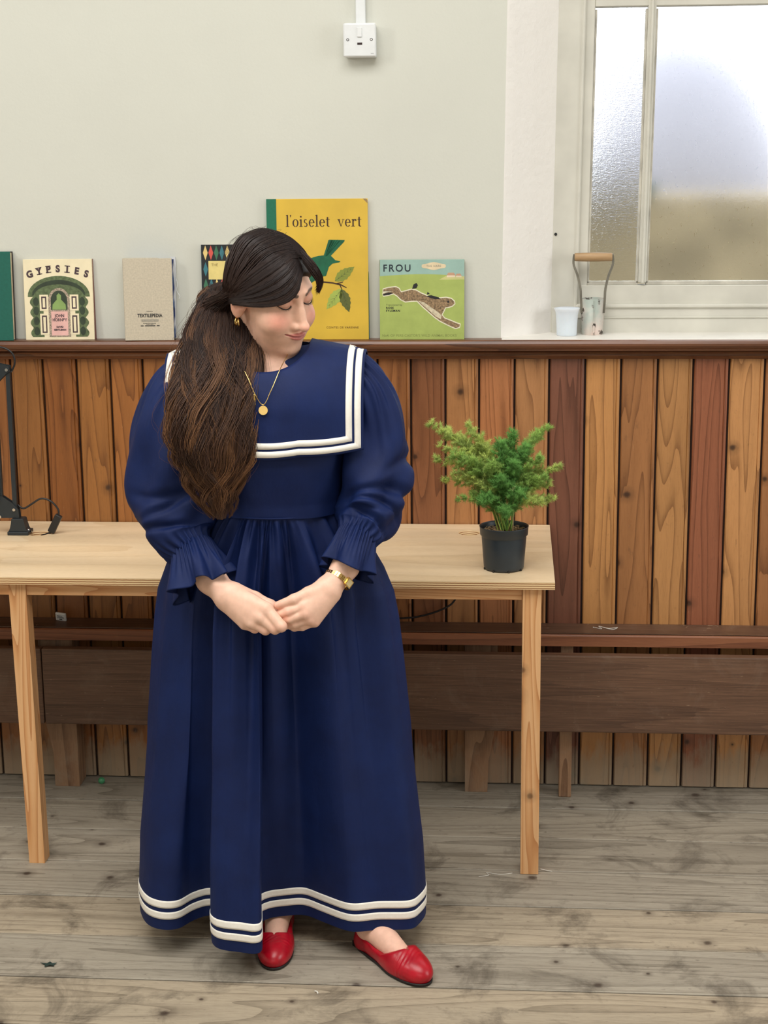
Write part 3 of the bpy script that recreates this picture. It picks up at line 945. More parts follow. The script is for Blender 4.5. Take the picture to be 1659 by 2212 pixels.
def serif_text(body, x, z, s):
    """old-style serif lower-case letters drawn from strokes; x-height = s"""
    out = []
    th, tn = 0.20 * s, 0.075 * s

    def rect(a, b_, c, d):
        out.append([(x + a, z + c), (x + b_, z + c), (x + b_, z + d), (x + a, z + d)])

    def arc(cx_, cz_, rx, rz, a0, a1, tx=th, tz=tn, n=18):
        A = np.radians(np.linspace(a0, a1, n))
        for p, q in zip(A[:-1], A[1:]):
            out.append([(x + cx_ + rx * math.cos(p), z + cz_ + rz * math.sin(p)), (x + cx_ + rx * math.cos(q), z + cz_ + rz * math.sin(q)),
                        (x + cx_ + (rx - tx) * math.cos(q), z + cz_ + (rz - tz) * math.sin(q)), (x + cx_ + (rx - tx) * math.cos(p), z + cz_ + (rz - tz) * math.sin(p))])

    def stem(cx_, h_, foot=True):
        rect(cx_ - th / 2, cx_ + th / 2, 0, h_)
        if foot:
            rect(cx_ - 0.24 * s, cx_ + 0.24 * s, 0, tn)
        out.append([(x + cx_ - 0.24 * s, z + h_ - 0.10 * s), (x + cx_ - th / 2, z + h_ - 0.16 * s), (x + cx_ + th / 2, z + h_), (x + cx_ - th / 2 + 0.02 * s, z + h_)])

    for ch in body:
        if ch == 'l':
            stem(0.25 * s, 1.62 * s)
            adv = 0.56
        elif ch == "'":
            out.append([(x + 0.1 * s, z + 1.25 * s), (x + 0.22 * s, z + 1.45 * s), (x + 0.22 * s, z + 1.62 * s), (x + 0.06 * s, z + 1.62 * s), (x + 0.06 * s, z + 1.46 * s)])
            adv = 0.36
        elif ch == 'o':
            arc(0.45 * s, 0.5 * s, 0.42 * s, 0.53 * s, 0, 360, n=30)
            adv = 0.96
        elif ch == 'i':
            stem(0.25 * s, 1.0 * s)
            arc(0.24 * s, 1.36 * s, 0.12 * s, 0.12 * s, 0, 360, 0.119 * s, 0.119 * s)
            adv = 0.56
        elif ch == 's':
            arc(0.33 * s, 0.755 * s, 0.25 * s, 0.27 * s, 40, 265, th * 0.8, tn * 1.4)
            arc(0.33 * s, 0.26 * s, 0.27 * s, 0.29 * s, -145, 95, th * 0.8, tn * 1.4)
            adv = 0.74
        elif ch == 'e':
            arc(0.43 * s, 0.5 * s, 0.40 * s, 0.53 * s, 0, 322, n=28)
            rect(0.16 * s, 0.82 * s, 0.5 * s, 0.5 * s + tn)
            adv = 0.90
        elif ch == 't':
            rect(0.17 * s, 0.17 * s + th, 0.1 * s, 1.30 * s)
            rect(0.02 * s, 0.58 * s, 0.93 * s, 1.0 * s)
            arc(0.40 * s, 0.2 * s, 0.23 * s, 0.22 * s, 180, 320, th, tn)
            adv = 0.68
        elif ch == 'v':
            out.append([(x + 0.06 * s, z + s), (x + 0.30 * s, z + s), (x + 0.54 * s, z), (x + 0.46 * s, z)])
            out.append([(x + 0.80 * s, z + s), (x + 0.87 * s, z + s), (x + 0.54 * s, z), (x + 0.47 * s, z)])
            rect(-0.02 * s, 0.40 * s, 0.94 * s, s)
            rect(0.64 * s, 1.0 * s, 0.94 * s, s)
            adv = 1.02
        elif ch == 'r':
            stem(0.25 * s, 1.0 * s)
            arc(0.52 * s, 0.66 * s, 0.24 * s, 0.36 * s, 60, 165, th * 0.7, tn * 1.3)
            arc(0.62 * s, 0.86 * s, 0.11 * s, 0.11 * s, 0, 360, 0.109 * s, 0.109 * s)
            adv = 0.82
        else:
            adv = 0.95
        x += adv * s
    return out


polys('title_word', serif_text("l'oiselet", 0.052, 0.304, 0.0196), M_BR, fr, yp)
polys('title_word', serif_text("vert", 0.052 + (0.56 + 0.36 + 0.96 + 0.56 + 0.74 + 0.90 + 0.56 + 0.90 + 0.68 + 0.95) * 0.0196, 0.304, 0.0196), M_BR, fr, yp)
M_BIRD = plain('print_bird_green', (16, 96, 66), 0.6, vary=0.15, bscale=300)
bird = [(0.085, 0.140), (0.115, 0.150), (0.142, 0.168), (0.160, 0.172), (0.166, 0.190), (0.168, 0.196), (0.178, 0.205), (0.196, 0.208), (0.200, 0.211), (0.186, 0.214),
        (0.174, 0.226), (0.165, 0.228), (0.140, 0.226), (0.112, 0.218), (0.092, 0.205), (0.080, 0.190), (0.072, 0.170)]
flat_poly('bird_print', bird, M_BIRD, fr, yp)
polys('tail_print', [[(0.156 + 0.001 * k, 0.224), (0.1585 + 0.002 * k, 0.226), (0.1745 + 0.0072 * (k + 1) - 0.0012, 0.266 + 0.003 - 0.0008 * abs(k - 2)), (0.1745 + 0.0072 * k - 0.013 + 0.006, 0.268 - 0.0004 * k)]
                     for k in range(5)], M_BIRD, fr, yp - 0.0001)
flat_poly('tail_print', [(0.152, 0.220), (0.172, 0.224), (0.211, 0.264), (0.212, 0.268), (0.170, 0.269), (0.166, 0.262)], M_BIRD, fr, yp - 0.00005)


def leaf(cx_, cz_, L, Wd, ang, mat):
    up, dn = [], []
    n = 11
    for k in range(n + 1):
        t = k / n
        r = Wd * math.sin(math.pi * t ** 0.8) * (1.0 + (0.12 if k % 2 else -0.08))
        up.append((t * L, r))
        dn.append((t * L, -r))
    pts = up + dn[::-1][1:-1]
    ca, sa = math.cos(ang), math.sin(ang)
    P = [(cx_ + a * ca - c * sa, cz_ + a * sa + c * ca) for a, c in pts]
    o_ = flat_poly('leaf_print', P, mat, fr, yp)
    ve = []
    for k in range(1, 6):
        t0 = k / 6.5
        for s in (-1, 1):
            a0, a1 = (t0 * L, 0), (t0 * L + 0.16 * L, s * Wd * 0.62 * math.sin(math.pi * t0))
            ve.append([(a0[0], a0[1]), (a0[0] + 0.0012, a0[1]), a1])
    ve.append([(0, -0.0004), (L, 0), (0, 0.0004)])
    polys('leaf_vein_print', [[(cx_ + a * ca - c * sa, cz_ + a * sa + c * ca) for a, c in q] for q in ve], M_INKD, fr, yp - 0.0001)
    return o_


M_LF1 = plain('print_leaf_olive', (132, 142, 58), 0.6)
M_LF2 = plain('print_leaf_light', (160, 178, 82), 0.6)
M_LF3 = plain('print_leaf_dark', (92, 98, 46), 0.6)
leaf(0.184, 0.158, 0.066, 0.014, 0.62, M_LF1)
leaf(0.203, 0.137, 0.070, 0.015, math.radians(-128), M_LF2)
leaf(0.202, 0.136, 0.066, 0.014, math.radians(-72), M_LF3)
polys('twig_print', [[(0.150, 0.158), (0.178, 0.155), (0.200, 0.150), (0.216, 0.141), (0.215, 0.139), (0.200, 0.146), (0.178, 0.151), (0.150, 0.154)],
                     [(0.188, 0.153), (0.206, 0.156), (0.206, 0.154), (0.190, 0.150)], [(0.198, 0.150), (0.204, 0.136), (0.202, 0.135), (0.195, 0.149)]], M_BR, fr, yp - 0.0001)
text('publisher_lettering', 'CONTES DE VARENNE', 0.0078, w * 0.74, 0.030, plain('print_ochre2', (122, 92, 30), 0.6), fr, yp, 1.0, 0.0001, 'CENTER', 1.15)
flat_poly('worn_corner', [(w - 0.013, h - 0.0005), (w - 0.0005, h - 0.013), (w - 0.0005, h - 0.004), (w - 0.005, h - 0.0005)], plain('worn_board', (150, 124, 84), 0.8), fr, yp)
# 6 hare picture book
sky_ = plain('print_sky_blue', (150, 182, 172), 0.6, vary=0.04)
b, fr, w, h = book('hare_book', -0.3585, -0.129, 0.2145, 0.010, sky_, plain('book_green_back', (138, 150, 92), 0.7), 'landscape FROU picture book with leaping brown hare on green', tilt=0.05, yb=-0.006)
hill = [(0.0, 0.0), (w, 0.0), (w, 0.166)] + [(w * (1 - t), 0.166 + 0.008 * math.sin(2.6 * t + 0.4) + 0.003 * t) for t in np.linspace(0.05, 1, 16)]
flat_poly('field_print', hill, plain('print_field_green', (164, 180, 96), 0.6, vary=0.05), fr, yp)
flat_poly('field_print', [(w * 0.70, 0.160), (w, 0.161), (w, 0.169), (w * 0.78, 0.170)], plain('print_pale_field', (196, 194, 130), 0.6), fr, yp - 0.0001)
flat_poly('title_cloud', [(w * 0.64 + 0.033 * math.cos(t), 0.197 + 0.0095 * math.sin(t) + 0.0012 * math.sin(5 * t)) for t in np.linspace(0, 2 * math.pi, 24, endpoint=False)],
          plain('print_cloud', (222, 204, 168), 0.6), fr, yp)
text('title_lettering', 'FROU', 0.0265, 0.009, 0.183, plain('print_navy', (30, 42, 54), 0.6), fr, yp - 0.0001, 0.95, 0.0004, 'LEFT', 1.28)
text('small_lettering', 'THE HARE', 0.0075, w * 0.64, 0.1945, plain('print_grey_blue', (128, 128, 116), 0.6), fr, yp - 0.0002, 1.0, 0, 'CENTER', 1.2)
polys('house_print', [[(0.182, 0.167), (0.205, 0.167), (0.205, 0.172), (0.201, 0.178), (0.186, 0.178), (0.182, 0.172)], [(0.207, 0.167), (0.222, 0.167), (0.222, 0.171), (0.218, 0.176), (0.207, 0.175)]],
      plain('print_house', (224, 206, 180), 0.6), fr, yp - 0.0002)
polys('roof_print', [[(0.1815, 0.172), (0.206, 0.172), (0.201, 0.179), (0.186, 0.179)], [(0.2065, 0.171), (0.2225, 0.171), (0.218, 0.177), (0.208, 0.176)]], plain('print_roof', (190, 150, 122), 0.6), fr, yp - 0.0003)
text('small_lettering', 'Translated by', 0.0072, 0.017, 0.0905, M_TXT, fr, yp - 0.0001, 1, 0, 'LEFT', 1.1)
text('small_lettering', 'ROSE', 0.0078, 0.017, 0.0825, M_TXT, fr, yp - 0.0001, 1, 0.0003, 'LEFT', 1.2)
text('small_lettering', 'FYLEMAN', 0.0078, 0.017, 0.0745, M_TXT, fr, yp - 0.0001, 1, 0.0003, 'LEFT', 1.2)
text('series_lettering', "No4. OF PERE CASTOR'S WILD ANIMAL BOOKS", 0.0098, 0.006, 0.0068, plain('print_olive', (128, 138, 72), 0.6), fr, yp - 0.0001, 0.93, 0.0001, 'LEFT', 1.06)
hare = [(0.010, 0.135), (0.024, 0.139), (0.044, 0.141), (0.052, 0.137), (0.058, 0.127), (0.072, 0.130), (0.086, 0.134), (0.098, 0.132), (0.112, 0.124), (0.124, 0.119), (0.140, 0.112),
        (0.160, 0.110), (0.180, 0.112), (0.194, 0.109), (0.202, 0.102), (0.203, 0.096), (0.196, 0.090), (0.186, 0.087), (0.178, 0.086), (0.174, 0.078), (0.168, 0.066), (0.176, 0.056),
        (0.192, 0.050), (0.206, 0.044), (0.218, 0.040), (0.216, 0.033), (0.206, 0.030), (0.192, 0.036), (0.176, 0.044), (0.164, 0.050), (0.150, 0.060), (0.134, 0.074), (0.118, 0.088),
        (0.102, 0.104), (0.086, 0.104), (0.070, 0.102), (0.058, 0.108), (0.048, 0.118), (0.038, 0.124), (0.022, 0.120), (0.010, 0.118), (0.008, 0.123), (0.024, 0.128), (0.036, 0.130), (0.020, 0.130), (0.009, 0.129)]
hc = np.array(hare)
cen = hc.mean(0)


def grow(P, d):
    P = np.asarray(P)
    n = len(P)
    t = np.roll(P, -1, 0) - np.roll(P, 1, 0)
    nr = np.stack([t[:, 1], -t[:, 0]], 1)
    nr /= np.linalg.norm(nr, axis=1)[:, None] + 1e-9
    ar = 0.5 * np.sum(P[:, 0] * np.roll(P[:, 1], -1) - np.roll(P[:, 0], -1) * P[:, 1])
    return [tuple(q) for q in P + nr * d * (1 if ar > 0 else -1)]


flat_poly('hare_outline_print', grow(hare, 0.0028), plain('print_chalk_white', (226, 222, 196), 0.6), fr, yp - 0.0002)
flat_poly('hare_print', hare, plain('print_hare_brown', (150, 124, 92), 0.6, vary=0.35, bscale=1400), fr, yp - 0.0003)
flat_poly('hare_belly_print', [(0.104, 0.104), (0.120, 0.090), (0.136, 0.076), (0.152, 0.062), (0.166, 0.054), (0.168, 0.064), (0.158, 0.074), (0.140, 0.086), (0.120, 0.100)],
          plain('print_hare_pale', (208, 196, 168), 0.6, vary=0.15, bscale=900), fr, yp - 0.0004)
for q_ in ([(0.126, 0.117), (0.140, 0.119), (0.160, 0.113), (0.166, 0.108), (0.150, 0.108), (0.136, 0.112)], [(0.088, 0.136), (0.092, 0.148), (0.100, 0.152), (0.104, 0.146), (0.100, 0.138)],
           [(0.130, 0.128), (0.136, 0.123), (0.128, 0.120)], [(0.010, 0.118), (0.026, 0.120), (0.036, 0.125), (0.024, 0.126), (0.009, 0.122)]):
    flat_poly('hare_dark_print', q_, M_TXT, fr, yp - 0.0005)
flat_poly('hare_eye_print', [(0.186 + 0.0032 * math.cos(t), 0.101 + 0.0032 * math.sin(t)) for t in np.linspace(0, 6.28, 10, endpoint=False)], M_TXT, fr, yp - 0.0006)

# ---------------------------------------------------------------- window sill things
ZS = 1.2987
M_CUP = plain('frosted_white_plastic', (222, 228, 236), 0.4, vary=0.02, Subsurface_Weight=0.15)
cup = lathe('plastic_cup', [(0.0005, 0.002), (0.0262, 0.0), (0.0275, 0.002), (0.0285, 0.03), (0.0298, 0.055), (0.032, 0.066), (0.0355, 0.0745), (0.0352, 0.0752), (0.0312, 0.066), (0.0287, 0.055),
                            (0.0272, 0.03), (0.0262, 0.004), (0.0005, 0.004)], (0.150, 0.066, ZS), M_CUP)
cup.data.transform(Matrix.Translation((-0.150, -0.066, -ZS)))
cup.location = (0.150, 0.066, ZS)
tag(cup, 'small frosted white plastic cup on the window sill', 'cup')
t_ = NT('flaking_painted_tin')
v_ = t_.coords()
n_ = t_.noise(v_, 55, 4, 0.6)
t_.set(Base_Color=t_.mix(t_.ramp(t_.noise(v_, 14, 3), [(0.35, srgb(168, 178, 170)), (0.65, srgb(214, 196, 186))]), srgb(58, 50, 42), t_.ramp(n_, [(0.59, (0, 0, 0, 1)), (0.64, (1, 1, 1, 1))])),
       Roughness=0.55, Metallic=0.2)
t_.bump(n_, 0.4, 0.001)
M_TIN = t_.m
M_IRON = plain('weathered_iron', (116, 112, 100), 0.6, 0.3, bump=0.3, bscale=150, vary=0.25)
TX, TY = 0.2205, 0.094
bulb = empty('bulb_planter', (TX, TY, ZS), 'old bulb planter with flaking tin tube and turned wooden handle on sill', 'garden tool')
prof = [(0.029, 0), (0.0335, 0.098), (0.0322, 0.098), (0.0278, 0)]
V, F = lathe_geo(prof, (TX, TY, ZS), 36)
mobj('tin_tube', V, F, M_TIN, bulb, True)
box('tube_seam', (TX + 0.0005, TX + 0.005), (TY - 0.0345, TY - 0.028), (ZS + 0.002, ZS + 0.097), M_TIN, bulb, 0.001)
for s in (-1, 1):
    pts = [(TX + s * 0.030, TY - 0.010, ZS + 0.060), (TX + s * 0.0325, TY - 0.010, ZS + 0.098), (TX + s * 0.034, TY - 0.008, ZS + 0.125), (TX + s * 0.042, TY - 0.004, ZS + 0.160),
           (TX + s * 0.0525, TY, ZS + 0.188), (TX + s * 0.0535, TY, ZS + 0.205), (TX + s * 0.0515, TY, ZS + 0.218)]
    P = catmull(pts, 22)
    T_, N_, B_ = frames(P, (0, 1, 0))
    wv_ = np.interp(np.linspace(0, 1, 22), [0, 0.45, 1], [0.0075, 0.006, 0.0045])
    th_ = 0.0030
    Vs = []
    for p, n, b2, ww in zip(P, N_, B_, wv_):
        Vs += [p + n * ww + b2 * th_, p - n * ww + b2 * th_, p - n * ww - b2 * th_, p + n * ww - b2 * th_]
    Fs = [tuple(f) for f in grid_faces(22, 4).tolist()] + [(0, 1, 2, 3), (87, 86, 85, 84)]
    mobj('handle_strap', Vs, Fs, M_IRON, bulb)
V, F = lathe_geo([(0.0003, -0.051), (0.0098, -0.051), (0.0112, -0.049), (0.0122, -0.02), (0.0124, 0.0), (0.0122, 0.02), (0.0112, 0.049), (0.0098, 0.051), (0.0003, 0.051)], (0, 0, 0), 24)
V = np.stack([V[:, 2] + TX, V[:, 0] + TY, V[:, 1] + ZS + 0.2105], 1)
mobj('wooden_grip', V, F, wood('grip_wood', 0, (136, 104, 70), (170, 136, 96), (196, 164, 122), ring=9, rough=0.5), bulb, True)

# ---------------------------------------------------------------- potted plant
PX, PY = -0.0165, -0.462
plant = empty('potted_asparagus_fern', (PX, PY, ZT_), 'feathery green asparagus fern in a dark plastic pot on the desk', 'potted plant')
M_POT = plain('pot_dark_plastic', (38, 48, 56), 0.42, vary=0.05)
pot = lathe('pot', [(0.0005, 0.002), (0.047, 0.001), (0.0495, 0.003), (0.0505, 0.008), (0.0562, 0.083), (0.0562, 0.086), (0.0598, 0.089), (0.0610, 0.108), (0.0620, 0.110), (0.0605, 0.1105),
                    (0.0590, 0.106), (0.0560, 0.088), (0.0500, 0.01), (0.0005, 0.008)], (PX, PY, ZT_ + 0.0003), M_POT, plant, 56)
for a in np.linspace(0, 2 * math.pi, 8, endpoint=False) + 0.25:
    c_, s_ = math.cos(a), math.sin(a)
    V, F = tube_geo(np.array([(PX + 0.0465 * c_, PY + 0.0465 * s_, ZT_ + 0.003), (PX + 0.0512 * c_, PY + 0.0512 * s_, ZT_ + 0.003)]), 0.0032, 8)
    mobj('drain_notch', V, F, M_BLACKPLASTIC, pot)
t_ = NT('potting_soil')
v_ = t_.coords()
t_.set(Base_Color=t_.ramp(t_.noise(v_, 260, 5, 0.7), [(0.35, srgb(48, 34, 24)), (0.6, srgb(110, 84, 60)), (0.75, srgb(186, 160, 124))]), Roughness=0.95)
t_.bump(t_.noise(v_, 180, 5), 1.0, 0.006)
rs = [(0.0001, 0.099)] + [(0.058 * k / 8, 0.099 - 0.002 * (k / 8) + 0.0015 * math.sin(k * 2.1)) for k in range(1, 9)]
lathe('soil', [(r, z) for r, z in rs][::-1], (PX, PY, ZT_), t_.m, plant, 40)
bm = bmesh.new()
for k in range(90):
    a, r = random.uniform(0, 6.28), 0.054 * math.sqrt(random.random())
    c_ = Vector((PX + r * math.cos(a), PY + r * math.sin(a), ZT_ + 0.1005))
    d_ = Vector((random.uniform(-1, 1), random.uniform(-1, 1), random.uniform(-0.1, 0.3))).normalized() * random.uniform(0.003, 0.009)
    w_ = Vector((-d_.y, d_.x, 0)).normalized() * 0.0011
    vs = [bm.verts.new(p) for p in (c_ - d_ - w_, c_ + d_ - w_, c_ + d_ + w_, c_ - d_ + w_, c_ + Vector((0, 0, 0.002)))]
    for q in ((0, 1, 4), (1, 2, 4), (2, 3, 4), (3, 0, 4)):
        bm.faces.new([vs[i] for i in q])
tag(bm_obj('bark_chips', bm, plain('bark_chip', (176, 146, 108), 0.9, vary=0.3), plant), kind='stuff')

tn = NT('fern_needles')
oi_ = tn.n('ShaderNodeObjectInfo')
nz_v = tn.noise(tn.coords(), 45, 3)
cc_ = tn.mix(oi_.outputs['Color'], tn.ramp(nz_v, [(0.3, (0.62, 0.7, 0.6, 1)), (0.7, (1.25, 1.2, 1.1, 1))]), 1.0, 'MULTIPLY')
tn.set(Base_Color=cc_, Roughness=0.55)
tl = tn.n('ShaderNodeBsdfTranslucent')
tn.l(cc_, tl.inputs['Color'])
ms = tn.n('ShaderNodeMixShader', i_0=0.35)
tn.l(tn.b.outputs[0], ms.inputs[1])
tn.l(tl.outputs[0], ms.inputs[2])
tn.l(ms.outputs[0], tn.out.inputs['Surface'])
M_NEEDLE = tn.m


def frond(tip, color, n_br=16, spread=0.030, droop=0.0, start=0.30, dens=1.0):
    """plumose frond: arching stem, side twigs all round, tufts of fine needles"""
    rng = RNG
    b0 = np.array([PX + rng.uniform(-0.018, 0.018), PY + rng.uniform(-0.015, 0.015), ZT_ + 0.098])
    tip = np.array(tip, float)
    mid = b0 * 0.45 + tip * 0.55 + np.array([(PX - tip[0]) * 0.16, (PY - tip[1]) * 0.10, 0.035])
    st = catmull([b0, mid, tip], 40)
    V, F = tube_geo(st, np.linspace(0.0013, 0.0005, 40), 5)
    Vs, Fs = [V], [np.array([f for f in F if len(f) == 4])]
    off = len(V)
    L = np.linalg.norm(tip - b0)
    Q, tips = [], []
    for i in range(n_br):
        t = start + (1 - start) * (i + rng.uniform(0, 0.8)) / n_br
        k = min(39, int(t * 39))
        base = st[k]
        tang = st[min(39, k + 1)] - st[k - 1]
        tang /= np.linalg.norm(tang)
        for s in range(4):
            r = rng.normal(size=3)
            r -= tang * (r @ tang)
            r /= np.linalg.norm(r)
            d = tang * rng.uniform(0.45, 1.0) + r * 0.95
            d[2] += 0.12 - droop
            d /= np.linalg.norm(d)
            ln = spread * rng.uniform(0.55, 1.1) * (1.12 - 0.72 * max(0, t - 0.45) / 0.55)
            m = max(5, int(12 * dens * ln / 0.03))
            pj = base + d * ln * ((np.arange(m * 6) // 6)[:, None] + 0.6) / m
            nd = rng.normal(size=(m * 6, 3)) * 0.75 + d * 0.8
            nd /= np.linalg.norm(nd, axis=1)[:, None]
            Q.append(np.column_stack([pj, nd, rng.uniform(0.007, 0.014, m * 6)]))
            Q.append(np.concatenate([base, d, [-ln]])[None])
    Q = np.concatenate(Q)
    p, d, ln = Q[:, :3], Q[:, 3:6], np.abs(Q[:, 6:7])
    side = np.cross(d, rng.normal(size=d.shape))
    side /= np.linalg.norm(side, axis=1)[:, None]
    wd = np.where(Q[:, 6:7] < 0, 0.0004, 0.0005)
    e = p + d * ln
    nrm = np.cross(d, side)
    v = np.stack([p + side * wd, p - side * wd * 0.6 + nrm * wd, e, p - side * wd * 0.6 - nrm * wd], 1).reshape(-1, 3)
    n = len(Q)
    i4 = np.arange(n)[:, None] * 4
    tri = np.concatenate([i4 + np.array([[0, 1, 2]]), i4 + np.array([[1, 3, 2]]), i4 + np.array([[3, 0, 2]])], 0)
    stem_q = Fs[0]
    st_tri = np.concatenate([stem_q[:, [0, 1, 2]], stem_q[:, [0, 2, 3]]])
    o = mobj('frond', np.concatenate([V, v]), np.concatenate([st_tri, tri + off]), M_NEEDLE, plant)
    o.color = color
    return o


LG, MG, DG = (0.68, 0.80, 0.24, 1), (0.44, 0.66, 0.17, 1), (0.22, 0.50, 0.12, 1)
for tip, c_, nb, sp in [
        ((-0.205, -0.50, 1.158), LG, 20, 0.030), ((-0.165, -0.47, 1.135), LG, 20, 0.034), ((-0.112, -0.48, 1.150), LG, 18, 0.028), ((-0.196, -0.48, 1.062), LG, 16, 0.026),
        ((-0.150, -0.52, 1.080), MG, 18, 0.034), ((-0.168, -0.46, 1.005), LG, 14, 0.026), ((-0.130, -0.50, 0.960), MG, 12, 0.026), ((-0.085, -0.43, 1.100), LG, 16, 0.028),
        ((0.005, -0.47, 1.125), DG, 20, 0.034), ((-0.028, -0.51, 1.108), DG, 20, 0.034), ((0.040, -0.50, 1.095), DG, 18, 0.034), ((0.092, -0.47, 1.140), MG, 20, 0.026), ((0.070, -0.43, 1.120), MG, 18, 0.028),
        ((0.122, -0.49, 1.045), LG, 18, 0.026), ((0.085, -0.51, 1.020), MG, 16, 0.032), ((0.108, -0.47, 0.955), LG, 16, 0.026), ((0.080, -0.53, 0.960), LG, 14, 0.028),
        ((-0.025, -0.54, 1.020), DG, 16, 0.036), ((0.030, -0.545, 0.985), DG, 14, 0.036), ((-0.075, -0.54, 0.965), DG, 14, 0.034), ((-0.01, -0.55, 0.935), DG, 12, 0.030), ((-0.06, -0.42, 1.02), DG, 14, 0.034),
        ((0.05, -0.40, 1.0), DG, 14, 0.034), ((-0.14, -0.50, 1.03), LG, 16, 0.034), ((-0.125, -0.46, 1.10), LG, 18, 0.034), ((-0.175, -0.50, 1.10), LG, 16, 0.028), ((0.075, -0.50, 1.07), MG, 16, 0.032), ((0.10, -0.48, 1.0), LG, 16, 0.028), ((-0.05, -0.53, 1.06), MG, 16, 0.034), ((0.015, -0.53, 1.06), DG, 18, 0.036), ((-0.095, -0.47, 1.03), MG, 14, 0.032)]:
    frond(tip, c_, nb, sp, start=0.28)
stk = [(PX + 0.022, PY - 0.015, ZT_ + 0.095), (PX + 0.0225, PY - 0.03, ZT_ + 0.15), (PX + 0.022, PY - 0.055, ZT_ + 0.205), (PX + 0.021, PY - 0.06, ZT_ + 0.222)]
tube('dry_stalk', stk, 0.0014, plain('dry_stalk_straw', (206, 186, 132), 0.8), plant, n=14, sides=6)
for k in range(3):
    tube('dry_stalk', [(PX + 0.021, PY - 0.058, ZT_ + 0.212), (PX + 0.021 + (k - 1) * 0.006, PY - 0.062, ZT_ + 0.218 + 0.003 * k)], 0.0018, plain('dry_bud_straw', (222, 208, 162), 0.8), plant, n=4, sides=6, spline=False)
for k in range(16):
    a = random.uniform(0, 6.28)
    tube('bare_stem', [(PX + 0.014 * math.cos(a), PY + 0.012 * math.sin(a), ZT_ + 0.097), (PX + 0.022 * math.cos(a), PY + 0.02 * math.sin(a), ZT_ + 0.13), (PX + 0.032 * math.cos(a), PY + 0.028 * math.sin(a), ZT_ + 0.165)],
         0.0009, plain('stem_brown', (104, 86, 48), 0.8) if k == 0 else bpy.data.materials['stem_brown'], plant, n=8, sides=5)

# ---------------------------------------------------------------- small things on floor and bench
tg = empty('plug_tag', (-1.286, -0.01, 0.4888), 'small white printed plastic tag standing on the bench rail', 'tag', rot=(0.35, 0.1, -0.15))
box('tag_body', (-0.016, 0.016), (-0.004, 0.004), (0.0, 0.027), M_WHITEPL, tg, 0.003, 3, local=True)
polys('tag_lettering', [[(-0.010, z), (x1_, z), (x1_, z + 0.0016), (-0.010, z + 0.0016)] for z, x1_ in ((0.018, 0.006), (0.014, 0.010), (0.011, 0.011))] + [[(-0.004, 0.005), (0.005, 0.005), (0.005, 0.0085), (-0.004, 0.0085)]],
      plain('tag_ink', (70, 74, 78), 0.6), tg, -0.0042)
V, F = lathe_geo([(0.0001, 0), *[(0.010 * math.sin(t), 0.010 - 0.010 * math.cos(t)) for t in np.linspace(0.2, 2.94, 12)], (0.0001, 0.02)], (0, 0, 0), 20)
t_ = NT('green_marble_glass')
t_.set(Base_Color=(0.12, 0.5, 0.25, 1), Roughness=0.05, Transmission_Weight=0.6, IOR=1.5)
mb = mobj('glass_marble', V, F, t_.m, None, True)
mb.location = (-1.187, -0.033, 0.0)
tag(mb, 'green glass marble on the floor by the wainscot', 'marble')


def scrap(name, pts, r, mat, label, cat, n=30):
    o_ = tube(name, pts, r, mat, None, n=n, sides=5)
    return tag(o_, label, cat)


M_THR = plain('white_thread_cotton', (228, 224, 214), 0.9)
scrap('cotton_thread', [(0.232, -0.02, 0.4902), (0.255, -0.035, 0.4902), (0.248, -0.015, 0.4915), (0.275, -0.03, 0.4902), (0.300, -0.02, 0.4902), (0.285, -0.04, 0.4902), (0.262, -0.028, 0.4915)], 0.0009, M_THR,
      'tangle of white cotton thread on the bench rail', 'thread', 50)
scrap('cotton_thread', [(-0.075, -0.60, 0.001), (-0.05, -0.59, 0.001), (-0.055, -0.575, 0.001), (-0.02, -0.585, 0.001), (0.01, -0.575, 0.001)], 0.0008, M_THR, 'pale thread on the floor left of the desk leg', 'thread')
scrap('straw_bit', [(0.082, -0.548, 0.0012), (0.10, -0.556, 0.0012), (0.112, -0.56, 0.0012)], 0.0011, M_THR, 'short pale straw on the floor right of the desk leg', 'straw', 8)
scrap('paper_curl', [(-0.424, -1.200, 0.0015), (-0.419, -1.206, 0.004), (-0.416, -1.212, 0.002)], 0.0018, M_THR, 'tiny white paper curl on the floor between her shoes', 'paper', 8)
lf = [(-1.068, -1.108), (-1.052, -1.112), (-1.046, -1.104), (-1.038, -1.110), (-1.028, -1.108), (-1.034, -1.116), (-1.030, -1.124), (-1.042, -1.122), (-1.052, -1.128), (-1.054, -1.118)]
bm = bmesh.new()
vs = [bm.verts.new((x, y, 0.0012 + 0.003 * random.random())) for x, y in lf]
c_ = bm.verts.new((-1.044, -1.115, 0.004))
for i in range(len(vs)):
    bm.faces.new((vs[i], vs[(i + 1) % len(vs)], c_))
o = bm_obj('dry_leaf', bm, plain('leaf_dark_green', (30, 50, 44), 0.7))
md = o.modifiers.new('thick', 'SOLIDIFY')
md.thickness = 0.0006
tag(o, 'small crumpled dark green leaf on the floor at left', 'leaf')
# ================================================================ person
# ---- implicit-surface tools (smooth unions meshed with surface nets)
def s_ell(P, c, r, R=None):
    q = P - np.asarray(c, np.float32)
    if R is not None:
        q = q @ np.asarray(R, np.float32)
    r = np.asarray(r, np.float32)
    k0 = np.sqrt(((q / r) ** 2).sum(-1))
    k1 = np.sqrt(((q / (r * r)) ** 2).sum(-1)) + 1e-9
    return k0 * (k0 - 1) / k1


def s_cone(P, a, b, ra, rb):
    a = np.asarray(a, np.float32)
    b = np.asarray(b, np.float32)
    ab = b - a
    t = np.clip(((P - a) @ ab) / (ab @ ab), 0, 1)
    d = P - a - t[..., None] * ab
    return np.sqrt((d * d).sum(-1)) - (ra + t * (rb - ra))


